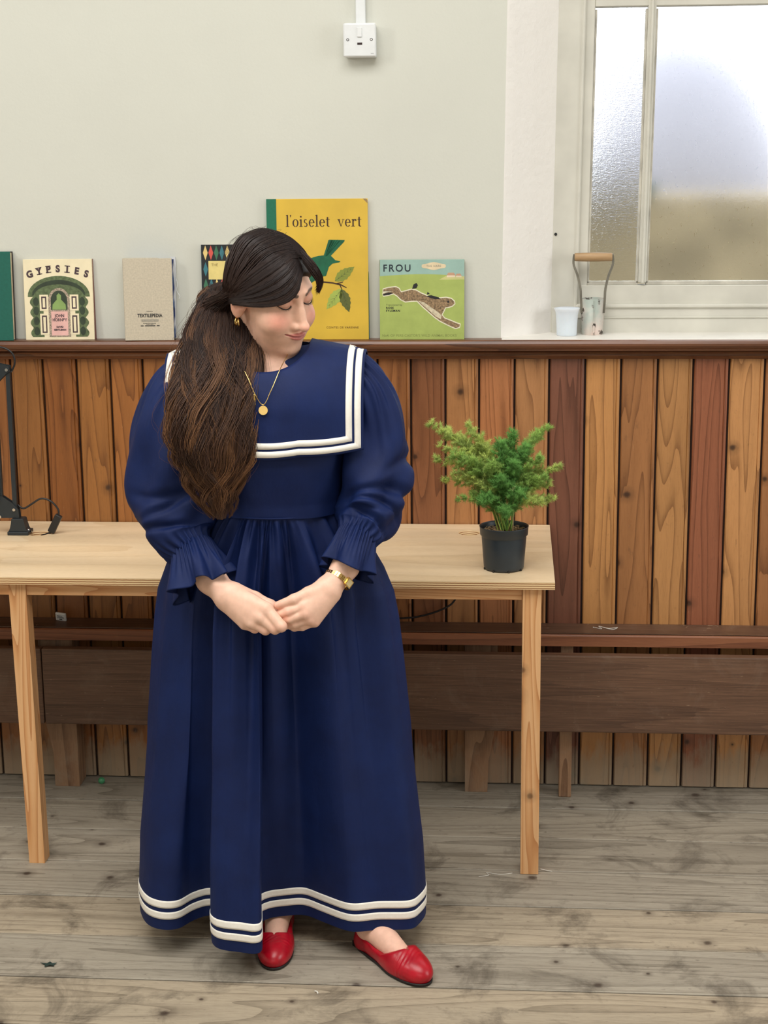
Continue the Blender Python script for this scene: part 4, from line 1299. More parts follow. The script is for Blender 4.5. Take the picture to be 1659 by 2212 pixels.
def s_chain(P, pts, rs, k=None):
    d = None
    for i in range(len(pts) - 1):
        e = s_cone(P, pts[i], pts[i + 1], rs[i], rs[i + 1])
        d = e if d is None else (np.minimum(d, e) if k is None else smin(d, e, k))
    return d


def smin(a, b, k):
    h = np.clip(0.5 + 0.5 * (b - a) / k, 0, 1)
    return b + (a - b) * h - k * h * (1 - h)


def smax(a, b, k):
    return -smin(-a, -b, k)


def surfnet(fn, lo, hi, h):
    lo = np.asarray(lo, float)
    n = np.ceil((np.asarray(hi, float) - lo) / h).astype(int) + 1
    ax = [(lo[i] + h * np.arange(n[i])).astype(np.float32) for i in range(3)]
    # coarse pass, then exact values only in blocks near the surface
    kb = 4
    nc = -(-n // kb)
    axc = [(lo[i] + h * (kb * np.arange(nc[i]) + (kb - 1) / 2)).astype(np.float32) for i in range(3)]
    Vc = fn(np.stack(np.meshgrid(*axc, indexing='ij'), -1))
    rep = lambda A: np.repeat(np.repeat(np.repeat(A, kb, 0), kb, 1), kb, 2)[:n[0], :n[1], :n[2]]
    V = rep(Vc).astype(np.float32)
    I = np.argwhere(rep(np.abs(Vc) < kb * h * 1.7))
    for i in range(0, len(I), 400000):
        J = I[i:i + 400000]
        V[tuple(J.T)] = fn(np.stack([ax[a][J[:, a]] for a in range(3)], -1))
    cn = n - 1
    acc = np.zeros((*cn, 3), np.float32)
    cnt = np.zeros(cn, np.float32)
    quads = []
    idx = np.full(cn, -1, np.int64)
    crosses = []
    for a in range(3):
        s0 = [slice(None)] * 3
        s1 = [slice(None)] * 3
        s0[a] = slice(0, -1)
        s1[a] = slice(1, None)
        v0, v1 = V[tuple(s0)], V[tuple(s1)]
        cr = (v0 < 0) != (v1 < 0)
        I = np.argwhere(cr)
        t = v0[cr] / (v0[cr] - v1[cr])
        pos = I.astype(np.float32)
        pos[:, a] += t
        crosses.append((a, I, v0[cr] < 0))
        o = [b for b in range(3) if b != a]
        for da in (0, -1):
            for db in (0, -1):
                C_ = I.copy()
                C_[:, o[0]] += da
                C_[:, o[1]] += db
                ok = ((C_ >= 0) & (C_ < cn)).all(1)
                C_ = C_[ok]
                np.add.at(acc, tuple(C_.T), pos[ok])
                np.add.at(cnt, tuple(C_.T), 1)
    cells = np.argwhere(cnt > 0)
    idx[tuple(cells.T)] = np.arange(len(cells))
    verts = acc[tuple(cells.T)] / cnt[tuple(cells.T)][:, None] * h + lo
    for a, I, ins in crosses:
        o = [(a + 1) % 3, (a + 2) % 3]
        ok = (I[:, o[0]] > 0) & (I[:, o[1]] > 0) & (I[:, o[0]] < cn[o[0]]) & (I[:, o[1]] < cn[o[1]])
        I, ins = I[ok], ins[ok]

        def at(d0, d1):
            C_ = I.copy()
            C_[:, o[0]] += d0
            C_[:, o[1]] += d1
            return idx[tuple(C_.T)]
        q = np.stack([at(-1, -1), at(0, -1), at(0, 0), at(-1, 0)], 1)
        q[~ins] = q[~ins][:, ::-1]
        quads.append(q)
    return verts, np.concatenate(quads)


PXC, PYC = -0.525, -0.92
person = empty('person', (PXC, PYC, 0), 'woman in a navy sailor-collar dress and red shoes looking down, hands clasped', 'person')

# ---- head frame (local millimetres: x her left, y forward, z up)
yaw, pit, rol = math.radians(49.4), math.radians(17.9), math.radians(7.4)
fw_ = np.array([math.sin(yaw) * math.cos(pit), -math.cos(yaw) * math.cos(pit), -math.sin(pit)])
lf_ = np.array([math.cos(yaw), math.sin(yaw), 0.0])
up_ = np.cross(lf_, fw_)
up_ = up_ if up_[2] > 0 else -up_
l2, u2 = lf_ * math.cos(rol) + up_ * math.sin(rol), up_ * math.cos(rol) - lf_ * math.sin(rol)
HR_ = np.array([l2, fw_, u2]).T
HC_ = np.array([-0.5197, -0.950, 1.4966])
HS = 0.0010234


def to_world(L):
    return (np.asarray(L, float) * HS) @ HR_.T + HC_


def to_local(Wp):
    return ((np.asarray(Wp, float) - HC_) @ HR_) / HS


NB0, NB1 = to_local((-0.527, -0.912, 1.36)), to_local((-0.530, -0.905, 1.25))
CH = to_local((-0.525, -0.925, 1.285))
CHR = HR_.T                                     # world axes expressed locally
Ldn, Ldb = [], []
UPLIP = [(-29, 85, -36.0), (-15, 97, -38), (-5, 101.5, -37), (0, 101.7, -38.2), (5, 101.5, -37), (15, 97, -38), (29, 85, -36.0)]
LOLIP = [(-26, 86, -38.0), (-13, 96.5, -43.5), (0, 100, -46), (13, 96.5, -43.5), (26, 86, -38.0)]
SEAM = [(-33, 84.5, -34.0), (-15, 99.5, -40.6), (0, 104, -41.4), (15, 99.5, -40.6), (33, 84.5, -34.0)]


def f_head(P):
    d = s_ell(P, (0, -12, 45), (75, 97, 87))
    d = smin(d, s_ell(P, (0, 32, -14), (63, 60, 74)), 22)
    for s in (-1, 1):
        d = smin(d, s_ell(P, (s * 35, 58, -17), (31, 31, 28)), 20)
    d = smin(d, s_ell(P, (0, 34, -54), (54, 52, 38)), 22)
    d = smin(d, s_ell(P, (0, 77, -78), (21, 17, 16)), 16)
    d = smin(d, s_ell(P, (0, 72, -42), (29, 24, 26)), 14)
    d = smin(d, s_ell(P, (0, 30, -80), (44, 46, 24)), 22)
    for s in (-1, 1):
        d = smin(d, s_cone(P, (s * 12, 87, 50), (s * 42, 66, 49), 9, 8), 14)
        d = smax(d, -s_ell(P, (s * 30, 98, 31), (17, 15, 13)), 10)
    nose = s_cone(P, (0, 87, 38), (0, 109, -13), 7.0, 9.0)
    nose = smin(nose, s_ell(P, (0, 112, -15.5), (11, 11, 9.5)), 7)
    nose = smin(nose, s_ell(P, (0, 90, -2), (14, 15, 24)), 8)
    for s in (-1, 1):
        nose = smin(nose, s_ell(P, (s * 12.0, 98, -18), (7.5, 10, 8)), 6)
    d = smin(d, nose, 9)
    for s in (-1, 1):
        d = smin(d, s_ell(P, (s * 30, 73, 32), (16.5, 14.5, 14)), 3.5)       # lowered eyelids
        lid = [(s * 47, 72, 28), (s * 39, 82.5, 22.5), (s * 30, 86.5, 20.5), (s * 21, 85.5, 22.5), (s * 15.5, 82, 26)]
        d = smax(d, -s_chain(P, lid, (0.8, 1.6, 1.8, 1.6, 0.8)), 1.6)
        d = smax(d, -s_ell(P, (s * 5.6, 106, -26), (3.0, 4.5, 2.6)), 2)
    d = smin(d, s_chain(P, UPLIP, (1.4, 3.0, 3.4, 3.2, 3.4, 3.0, 1.4)), 4)
    d = smin(d, s_chain(P, LOLIP, (1.4, 3.6, 4.6, 3.6, 1.4)), 4)
    d = smax(d, -s_chain(P, SEAM, (1.2, 1.8, 1.6, 1.8, 1.2)), 2.0)
    d = smax(d, -s_ell(P, (0, 104, -61), (16, 7, 5)), 9)
    for s in (-1, 1):                                                        # ears
        a = 0.42 * s
        R = np.array([[math.cos(a), -math.sin(a), 0], [math.sin(a), math.cos(a), 0], [0, 0, 1]])
        e = s_ell(P, (s * 77, -14, 2), (6.5, 17, 30), R)
        e = smax(e, -s_ell(P, (s * 83, -10, 8), (7, 9, 16), R), 4)
        e = smin(e, s_ell(P, (s * 73, 1, 0), (5, 5, 8)), 4)
        d = smin(d, e, 5)
    nk = s_cone(P, (0, -22, -30), NB0, 55, 58)
    nk = smin(nk, s_cone(P, NB0, NB1, 58, 80), 20)
    nk = smin(nk, s_ell(P, CH, (165, 92, 105), HR_.T), 30)
    return smin(d, nk, 16)


vh, fh = surfnet(f_head, (-100, -125, -190), (130, 135, 145), 1.7)
# keep only what can show above the neckline
wv_h = to_world(vh)
SKIN = np.array(srgb(236, 190, 165)[:3])
BLUSH = np.array(srgb(222, 128, 112)[:3])
LIPC = np.array(srgb(198, 112, 108)[:3])
BROWC = np.array(srgb(52, 36, 32)[:3])
EARC = np.array(srgb(224, 150, 126)[:3])


def mixc(col, c, w):
    return col * (1 - w[:, None]) + c * w[:, None]


def sstep(x, a, b):
    t = np.clip((x - a) / (b - a), 0, 1)
    return t * t * (3 - 2 * t)


vh32 = vh.astype(np.float32)
ch = np.tile(SKIN, (len(vh), 1))
for s in (-1, 1):
    dd = np.linalg.norm((vh - np.array([s * 44, 78, -6])) / np.array([1.0, 1.0, 0.85]), axis=1)
    ch = mixc(ch, BLUSH, 0.5 * (1 - sstep(dd, 6, 36)))
    br = s_chain(vh32, [(s * 13, 97, 49), (s * 28, 90, 54), (s * 44, 78, 50)], (2.4, 2.6, 1.2))
    ch = mixc(ch, BROWC, 0.85 * (1 - sstep(br, 0.6, 3.5)))
    dd = np.linalg.norm(vh - np.array([s * 78, -12, 2]), axis=1)
    ch = mixc(ch, EARC, 0.5 * (1 - sstep(dd, 12, 34)))
    lsh = s_ell(vh32, (s * 30, 80, 34), (19, 14, 9))
    ch = mixc(ch, np.array(srgb(206, 142, 122)[:3]), 0.45 * (1 - sstep(lsh, 0, 5)))
dd = np.linalg.norm(vh - np.array([0, 119, -16]), axis=1)
ch = mixc(ch, BLUSH, 0.28 * (1 - sstep(dd, 4, 20)))
lip = np.minimum(s_chain(vh32, UPLIP, (1.2, 2.8, 3.4, 3.0, 3.4, 2.8, 1.2)), s_chain(vh32, LOLIP, (1.2, 3.4, 4.6, 3.4, 1.2)))
ch = mixc(ch, LIPC, 0.85 * (1 - sstep(lip, 0.2, 2.0)))
sm = s_chain(vh32, SEAM, (1, 1, 1, 1, 1))
ch = mixc(ch, np.array(srgb(140, 62, 62)[:3]), 0.7 * (1 - sstep(sm, 0.2, 1.6)))

# ---- forearms and hands (world metres)
RH = dict(elb=(-0.735, -0.985, 1.03), fore=(-0.649, -1.068, 0.905), wr=(-0.608, -1.098, 0.876),
          mi=(-0.5184, -1.140, 0.8605), mm=(-0.531, -1.145, 0.843), mr=(-0.549, -1.140, 0.829), mp=(-0.568, -1.125, 0.822),
          ip=(-0.4850, -1.156, 0.8265), mp2=(-0.4990, -1.150, 0.8190), rp=(-0.5210, -1.142, 0.8140), pp=(-0.5460, -1.128, 0.8130))
LH = dict(elb=(-0.300, -0.970, 1.060), fore=(-0.355, -1.058, 0.934), wr=(-0.386, -1.088, 0.895),
          mi=(-0.4401, -1.130, 0.8640), mm=(-0.4349, -1.135, 0.8490), mr=(-0.4279, -1.130, 0.8350), mp=(-0.4173, -1.120, 0.8265))


def f_rhand(P):
    g = RH
    d = s_cone(P, g['elb'], g['fore'], 0.030, 0.0310)
    d = smin(d, s_cone(P, g['fore'], g['wr'], 0.0315, 0.0265), 0.012)
    pal = None
    wrs = [(-0.600, -1.100, 0.885), (-0.606, -1.103, 0.876), (-0.610, -1.100, 0.868), (-0.614, -1.095, 0.862)]
    for w, m, r0, r1 in zip(wrs, ('mi', 'mm', 'mr', 'mp'), (0.021, 0.021, 0.020, 0.018), (0.0145, 0.0142, 0.0138, 0.0130)):
        e = s_cone(P, w, g[m], r0, r1)
        pal = e if pal is None else smin(pal, e, 0.012)
    d = smin(d, pal, 0.014)
    fing = [[g['mi'], g['ip'], (-0.500, -1.122, 0.8215), (-0.516, -1.110, 0.832)], [g['mm'], g['mp2'], (-0.510, -1.117, 0.8130), (-0.523, -1.104, 0.826)],
            [g['mr'], g['rp'], (-0.527, -1.109, 0.8090), (-0.538, -1.098, 0.822)], [g['mp'], g['pp'], (-0.549, -1.098, 0.8090), (-0.557, -1.090, 0.820)]]
    for i, c in enumerate(fing):
        r = 0.0122 - 0.0006 * i
        e = s_chain(P, c, (r * 1.06, r, r * 0.92, r * 0.8), 0.004)
        d = smin(d, e, 0.0045)
    th = s_chain(P, [(-0.590, -1.095, 0.886), (-0.548, -1.100, 0.872), (-0.515, -1.104, 0.858), (-0.494, -1.108, 0.850)], (0.018, 0.0140, 0.0118, 0.0095), 0.006)
    return smin(d, th, 0.008)


def f_lhand(P):
    g = LH
    d = s_cone(P, g['elb'], g['fore'], 0.027, 0.0280)
    d = smin(d, s_cone(P, g['fore'], g['wr'], 0.0285, 0.0250), 0.012)
    pal = None
    wrs = [(-0.397, -1.092, 0.900), (-0.392, -1.095, 0.892), (-0.387, -1.095, 0.884), (-0.383, -1.090, 0.878)]
    for w, m, r0, r1 in zip(wrs, ('mi', 'mm', 'mr', 'mp'), (0.019, 0.019, 0.019, 0.018), (0.0128, 0.0126, 0.0122, 0.0118)):
        e = s_cone(P, w, g[m], r0, r1)
        pal = e if pal is None else smin(pal, e, 0.011)
    d = smin(d, pal, 0.012)
    fing = [[g['mi'], (-0.4726, -1.137, 0.8530), (-0.497, -1.130, 0.8440), (-0.512, -1.122, 0.839)], [g['mm'], (-0.4690, -1.135, 0.8375), (-0.493, -1.124, 0.8290), (-0.508, -1.114, 0.827)],
            [g['mr'], (-0.4590, -1.128, 0.8240), (-0.481, -1.116, 0.8165), (-0.494, -1.106, 0.816)], [g['mp'], (-0.4440, -1.120, 0.8150), (-0.463, -1.110, 0.8095), (-0.474, -1.103, 0.810)]]
    for i, c in enumerate(fing):
        r = (0.0094, 0.0096, 0.0090, 0.0080)[i]
        e = s_chain(P, c, (r * 1.2, r, r * 0.92, r * 0.78), 0.004)
        d = smin(d, e, 0.0038)
    th = s_chain(P, [(-0.402, -1.098, 0.897), (-0.430, -1.115, 0.8885), (-0.4600, -1.130, 0.8790), (-0.4950, -1.132, 0.8660)], (0.0175, 0.0138, 0.0108, 0.0085), 0.006)
    return smin(d, th, 0.006)


vr, frq = surfnet(f_rhand, (-0.70, -1.185, 0.79), (-0.468, -1.03, 0.955), 0.0016)
vl, flq = surfnet(f_lhand, (-0.535, -1.165, 0.79), (-0.315, -1.01, 0.985), 0.0016)


def hand_col(v, kn):
    c = np.tile(np.array(srgb(238, 196, 173)[:3]), (len(v), 1))
    for p in kn:
        d_ = np.linalg.norm(v - np.array(p), axis=1)
        c = mixc(c, np.array(srgb(222, 146, 124)[:3]), 0.40 * (1 - sstep(d_, 0.004, 0.020)))
    return c


cr_ = hand_col(vr, [RH[k] for k in ('ip', 'mp2', 'rp', 'pp')])
cl_ = hand_col(vl, [LH[k] for k in ('mi', 'mm', 'mr', 'mp')] + [(-0.4726, -1.14, 0.853), (-0.495, -1.135, 0.866)])

# ---- feet and shoes
SHOES = [((-0.346, -0.958), (-0.176, -1.168)), ((-0.546, -0.862), (-0.531, -1.118))]
M_LEATHER = plain('red_leather', (176, 10, 34), 0.32, bump=0.12, bscale=260, vary=0.12)
M_SOLE = plain('black_sole', (24, 18, 18), 0.6)


def f_foot(P):
    d = s_cone(P, (0, 0.045, 0.055), (0, 0.030, 0.22), 0.033, 0.034)
    d = smin(d, s_cone(P, (0, 0.060, 0.056), (0, 0.180, 0.028), 0.0335, 0.0225), 0.02)
    d = smin(d, s_ell(P, (0, 0.035, 0.032), (0.027, 0.036, 0.030)), 0.012)
    return smin(d, s_ell(P, (0, 0.185, 0.022), (0.037, 0.05, 0.019)), 0.012)


def f_shoe(P):
    d = s_ell(P, (0.002, 0.180, 0.020), (0.0425, 0.080, 0.036))
    d = smin(d, s_cone(P, (0, 0.045, 0.026), (0, 0.165, 0.026), 0.0335, 0.0395), 0.015)
    d = smin(d, s_cone(P, (0, 0.036, 0.02), (0, 0.040, 0.058), 0.034, 0.031), 0.012)
    d = np.maximum(d, 0.006 - P[..., 2])
    top = 0.058 - 0.32 * np.clip(P[..., 1] - 0.03, 0, 0.075) + 0.55 * np.clip(P[..., 1] - 0.135, 0, 1)
    y_ = P[..., 1]
    wv = np.where(y_ < 0.08, 0.0300, 0.0300 * (1 - np.clip((y_ - 0.08) / 0.112, 0, 1) ** 1.3))
    cut = np.maximum(np.abs(P[..., 0]) - wv, 0.012 - P[..., 2])
    cut = np.maximum(cut, y_ - 0.192)
    d = smax(d, -cut, 0.003)
    # creases over the toe joint
    d = d + 0.0005 * np.sin(y_ * 640 + P[..., 0] * 260 + 2 * np.sin(P[..., 0] * 90)) * np.exp(-((y_ - 0.203) / 0.014) ** 2)
    return smax(d, P[..., 2] - top, 0.004)


def f_sole(P):
    d = s_ell(P, (0.002, 0.180, 0.010), (0.0415, 0.079, 0.06))
    d = smin(d, s_cone(P, (0, 0.042, 0.010), (0, 0.165, 0.010), 0.032, 0.038), 0.012)
    slab = np.maximum(P[..., 2] - 0.0075, 0.0003 - P[..., 2])
    return smax(d, slab, 0.001)


vf, ff = surfnet(f_foot, (-0.06, -0.01, 0.0), (0.06, 0.25, 0.20), 0.004)
vs_, fs_ = surfnet(f_shoe, (-0.055, -0.01, 0.0), (0.055, 0.27, 0.075), 0.0018)
vo_, fo_ = surfnet(f_sole, (-0.055, -0.01, -0.003), (0.055, 0.27, 0.014), 0.0025)
feet_v, feet_f = [], []
shoe_objs = []
for k, (hp, tp) in enumerate(SHOES):
    hp, tp = np.array(hp), np.array(tp)
    dv = (tp - hp) / np.linalg.norm(tp - hp)
    sc_ = np.linalg.norm(tp - hp) / 0.262
    Rm = np.array([[-dv[1] * -1, dv[0], 0], [-dv[0], dv[1], 0], [0, 0, 1]])
    # local x -> right of travel, local y -> dv
    ex, ey = np.array([-dv[1], dv[0], 0.0]), np.array([dv[0], dv[1], 0.0])

    def place(v):
        v = v * sc_
        return v[:, :1] * ex + v[:, 1:2] * ey + v[:, 2:3] * np.array([0, 0, 1.0]) + np.array([hp[0], hp[1], 0])
    feet_v.append(place(vf))
    feet_f.append(ff)
    sh = mobj('shoe', place(vs_), fs_, M_LEATHER, person, True)
    mobj('sole', place(vo_), fo_, M_SOLE, sh, False)
    box_h = np.array([[x, y, z] for x in (-0.026, 0.026) for y in (0.008, 0.058) for z in (0.0003, 0.012)])
    mobj('heel', place(box_h), [(0, 1, 3, 2), (4, 6, 7, 5), (0, 4, 5, 1), (2, 3, 7, 6), (0, 2, 6, 4), (1, 5, 7, 3)], M_SOLE, sh)


# ---- coarse hidden body, so that the figure is whole under the dress
def f_torso(P):
    d = s_ell(P, (PXC, PYC, 1.20), (0.130, 0.090, 0.16))
    d = smin(d, s_ell(P, (PXC, PYC + 0.01, 0.92), (0.128, 0.080, 0.15)), 0.08)
    for s, hnd in ((-1, RH), (1, LH)):
        sh_ = (PXC + s * 0.165, PYC + 0.005, 1.325)
        d = smin(d, s_cone(P, sh_, hnd['elb'], 0.048, 0.032), 0.03)
        d = smin(d, s_cone(P, hnd['elb'], hnd['fore'], 0.030, 0.024), 0.02)
    for hip, (hp, tp) in zip((0.085, -0.085), SHOES):
        hp = np.array(hp)
        dv = np.array(tp) - hp
        dv /= np.linalg.norm(dv)
        ank = (hp[0] + dv[0] * 0.042, hp[1] + dv[1] * 0.042, 0.28)
        kn = ((PXC + hip) * 0.55 + ank[0] * 0.45, PYC + 0.03, 0.48)
        ank = (ank[0], ank[1] + 0.02, 0.17)
        d = smin(d, s_cone(P, (PXC + hip, PYC, 0.86), kn, 0.070, 0.045), 0.03)
        d = smin(d, s_cone(P, kn, ank, 0.045, 0.034), 0.03)
    return d


vt, ft = surfnet(f_torso, (-0.86, -1.13, 0.11), (-0.20, -0.75, 1.40), 0.011)
parts_v = [wv_h, vr, vl, *feet_v, vt]
parts_f = [fh, frq, flq, *feet_f, ft]
parts_c = [ch, cr_, cl_, *[np.tile(np.array(srgb(232, 188, 166)[:3]), (len(v), 1)) for v in feet_v], np.tile(SKIN, (len(vt), 1))]
off = np.cumsum([0] + [len(v) for v in parts_v[:-1]])
t_ = NT('skin')
at_ = t_.n('ShaderNodeAttribute', attribute_name='skin_tone')
sk_n = t_.noise(t_.coords(), 60, 4, 0.6)
t_.set(Base_Color=t_.mix(at_.outputs['Color'], t_.ramp(sk_n, [(0.35, (0.93, 0.91, 0.90, 1)), (0.65, (1.04, 1.03, 1.03, 1))]), 1.0, 'MULTIPLY'), Roughness=0.48,
       Subsurface_Weight=0.10, Subsurface_Radius=(0.010, 0.004, 0.002), Specular_IOR_Level=0.4)
t_.bump(t_.noise(t_.coords(), 900, 3), 0.05, 0.0004)
M_SKIN = t_.m
body = mobj('body', np.concatenate(parts_v), np.concatenate([f + o for f, o in zip(parts_f, off)]), M_SKIN, person, True)
ca_ = body.data.color_attributes.new('skin_tone', 'FLOAT_COLOR', 'POINT')
rgba = np.ones((len(body.data.vertices), 4), np.float32)
rgba[:, :3] = np.concatenate(parts_c)
ca_.data.foreach_set('color', rgba.ravel())

# eyelashes along the lowered lids
M_LASH = plain('lash_black', (22, 16, 16), 0.6)
for s in (-1, 1):
    lid = catmull([(s * 48, 72.5, 28.5), (s * 40, 83, 23), (s * 30, 87, 21), (s * 21, 86, 23), (s * 15.5, 82.5, 26.5)], 22)
    V, F = tube_geo(to_world(lid), np.interp(np.linspace(0, 1, 22), [0, 0.3, 0.8, 1], [0.0007, 0.0013, 0.0011, 0.0004]), 6)
    Vs, Fs = [V], list(F)
    nb = len(V)
    for k in range(20):
        p = lid[k]
        out = np.array([s * (0.5 if k < 11 else -0.15), 1.0, -0.75 + 0.02 * k])
        out /= np.linalg.norm(out)
        ln = 6.5 - 0.16 * k
        q = np.stack([p, p + out * ln * 0.5 + np.array([0, 0, -0.5]), p + out * ln])
        V2, F2 = tube_geo(to_world(q), np.array([0.0004, 0.0003, 0.0001]), 4)
        Vs.append(V2)
        Fs += [tuple(i + nb for i in f) for f in F2]
        nb += len(V2)
    mobj('eyelashes', np.concatenate(Vs), Fs, M_LASH, person, True)

# ---- dress: bodice + skirt
t_ = NT('navy_cotton')
v_ = t_.coords()
w1 = t_.noise(v_, 9, 4, 0.6)
t_.set(Base_Color=t_.ramp(w1, [(0.3, srgb(9, 26, 70)), (0.7, srgb(13, 34, 84))]), Roughness=0.62, Specular_IOR_Level=0.25)
t_.bump(t_.math('ADD', t_.noise(v_, 1500, 2), t_.math('MULTIPLY', t_.noise(t_.coords((1, 1, 0.35)), 30, 4, 0.55), 6.0)), 0.22, 0.0030)
M_NAVY = t_.m
M_TRIM = plain('ivory_ribbon', (244, 240, 230), 0.7, bump=0.2, bscale=1200, vary=0.02)

hem_pts = np.array([(-0.864, -0.935), (-0.856, -0.989), (-0.828, -1.046), (-0.79, -1.069), (-0.754, -1.060), (-0.725, -1.017), (-0.697, -0.993), (-0.668, -0.998), (-0.660, -1.030),
                    (-0.670, -1.094), (-0.648, -1.148), (-0.593, -1.167), (-0.560, -1.171), (-0.547, -1.150), (-0.556, -1.090), (-0.571, -1.032), (-0.552, -0.998), (-0.513, -0.982),
                    (-0.470, -0.980), (-0.423, -1.012), (-0.377, -1.044), (-0.344, -1.054), (-0.293, -1.042), (-0.226, -1.036), (-0.204, -1.005), (-0.193, -0.940),
                    (-0.215, -0.84), (-0.30, -0.765), (-0.40, -0.735), (-0.525, -0.72), (-0.65, -0.735), (-0.76, -0.77), (-0.84, -0.85)])
SKC = np.array([-0.528, -0.92])
nfront = 26
th_f = 180 + np.degrees(np.arccos(np.clip(-(hem_pts[:nfront, 0] + 0.5285) / 0.3355, -1, 1)))
for i in range(1, nfront):
    th_f[i] = max(th_f[i], th_f[i - 1] + 1.6)
th_f = 180 + (th_f - th_f[0]) * 180 / (th_f[-1] - th_f[0])
th_b = np.linspace(360, 540, len(hem_pts) - nfront + 2)[1:-1]
th_all = np.concatenate([th_f, th_b])
ext = np.concatenate([hem_pts[-2:], hem_pts, hem_pts[:3]])
ext_t = np.concatenate([th_all[-2:] - 360, th_all, th_all[:3] + 360])
NU = 760
m_ = len(hem_pts)
full = catmull(np.column_stack([ext, ext_t]), (m_ + 4) * 60 + 1)
full = full[2 * 60:(m_ + 2) * 60 + 1]
seg = np.concatenate([[0], np.cumsum(np.linalg.norm(np.diff(full[:, :2], axis=0), axis=1))])
uu = np.linspace(0, seg[-1], NU, endpoint=False)
hem = np.column_stack([np.interp(uu, seg, full[:, k]) for k in range(3)])
theta = np.radians(hem[:, 2])
waist = np.column_stack([SKC[0] + 0.003 + 0.146 * np.cos(theta), SKC[1] + 0.116 * np.sin(theta)])
ZWAIST, ZHEM = 1.036, 0.072
zprof = [ZHEM, 0.13, 0.25, 0.48, 0.70, 0.845, 0.90, 0.96, 1.0, ZWAIST]
sprof = [1.0, 0.995, 0.93, 0.76, 0.64, 0.545, 0.44, 0.27, 0.14, 0.0]
rr = np.random.default_rng(5)
ph = rr.uniform(0, 6.28, 12)


def gath(u, z):
    a = u * 2 * math.pi
    tt = (ZWAIST - z)
    g1 = np.sin(48 * a + 2.4 * np.sin(5 * a + ph[0]) + ph[1]) * (0.55 + 0.45 * np.sin(7 * a + ph[2]))
    g2 = np.sin(21 * a + 1.8 * np.sin(3 * a + ph[3]) + ph[4]) * (0.6 + 0.4 * np.sin(4 * a + ph[5]))
    g2 = np.sign(g2) * np.abs(g2) ** 0.75
    g3 = np.sin(11 * a + 1.2 * np.sin(2 * a + ph[6]) + ph[7])
    A1 = 0.0062 * np.clip(tt / 0.02, 0, 1) * np.exp(-tt / 0.16)
    A2 = 0.0165 * np.clip(tt / 0.09, 0, 1) * np.exp(-np.clip(tt - 0.1, 0, None) / 0.36)
    A3 = 0.0190 * np.clip(tt / 0.25, 0, 1) * np.exp(-np.clip(tt - 0.5, 0, None) / 0.40)
    return g1 * A1 + g2 * A2 + g3 * A3


def skirt_pt(u_idx, z, off=0.0):
    s = np.interp(z, zprof, sprof)
    sv = np.array([s, s ** 2.0 if s < 1 else 1.0])
    p = waist[u_idx] * (1 - sv) + hem[u_idx][:, :2] * sv
    rad = p - SKC
    rad = rad / (np.linalg.norm(rad, axis=1)[:, None] + 1e-9)
    g = gath(u_idx / NU, z) * min(1.0, 0.25 + (z - ZHEM) / 0.25)
    p = p + rad * g[:, None]
    # sag: lower belly pushes the front out a little
    fr = np.clip(-(p[:, 1] - SKC[1]) / 0.15, 0, 1)
    p[:, 1] -= 0.012 * fr * math.exp(-((z - 0.86) / 0.13) ** 2)
    if off:
        nx = np.roll(p, -1, 0) - np.roll(p, 1, 0)
        nr = np.stack([nx[:, 1], -nx[:, 0]], 1)
        nr /= np.linalg.norm(nr, axis=1)[:, None] + 1e-9
        p = p + nr * off
    return np.column_stack([p, np.full(len(p), z)])


ui = np.arange(NU)
zs_ = np.concatenate([np.linspace(ZWAIST, 0.80, 46), np.linspace(0.795, ZHEM, 60)])
SKV = np.concatenate([skirt_pt(ui, z) for z in zs_])
SKF = grid_faces(len(zs_), NU)
# outward test: front-most vertex normal should face -y
bz = [1.032, 1.06, 1.10, 1.14, 1.18, 1.22, 1.26, 1.30, 1.33, 1.350, 1.366, 1.380, 1.392, 1.40]
bw = [0.150, 0.150, 0.157, 0.163, 0.168, 0.172, 0.178, 0.190, 0.197, 0.196, 0.180, 0.145, 0.105, 0.085]
bf = [0.119, 0.121, 0.132, 0.142, 0.145, 0.140, 0.128, 0.106, 0.086, 0.074, 0.066, 0.060, 0.056, 0.050]
bb = [0.110, 0.108, 0.108, 0.108, 0.108, 0.106, 0.102, 0.094, 0.084, 0.074, 0.066, 0.058, 0.050, 0.046]
NB = 200
zz_b = np.linspace(bz[0], bz[-1], 70)
tb = np.linspace(0, 2 * math.pi, NB, endpoint=False)
ex_ = 2 / 2.35
BV = []
for z in zz_b:
    w_, f_, b_ = np.interp(z, bz, bw), np.interp(z, bz, bf), np.interp(z, bz, bb)
    cx_ = np.sign(np.cos(tb)) * np.abs(np.cos(tb)) ** ex_ * w_
    sy_ = np.sign(np.sin(tb)) * np.abs(np.sin(tb)) ** ex_ * np.where(np.sin(tb) < 0, f_, b_)
    wr = 0.0022 * np.sin(9 * tb + 22 * z) * np.exp(-((z - 1.08) / 0.05) ** 2)
    BV.append(np.column_stack([PXC + 0.002 + cx_ * (1 + wr * 4), PYC + sy_ * (1 + wr * 6), np.full(NB, z)]))
BV = np.concatenate(BV)
BF = grid_faces(len(zz_b), NB)
dress = mobj('dress', np.concatenate([SKV, BV]), np.concatenate([SKF[:, ::-1], BF + len(SKV)]), M_NAVY, person, True)
tube('waist_seam', np.column_stack([SKC[0] + 0.003 + 0.1505 * np.cos(np.append(tb, tb[0])), SKC[1] + 0.1210 * np.sin(np.append(tb, tb[0])), np.full(NB + 1, ZWAIST - 0.002)]), 0.0022, M_NAVY, dress, sides=6, spline=False)
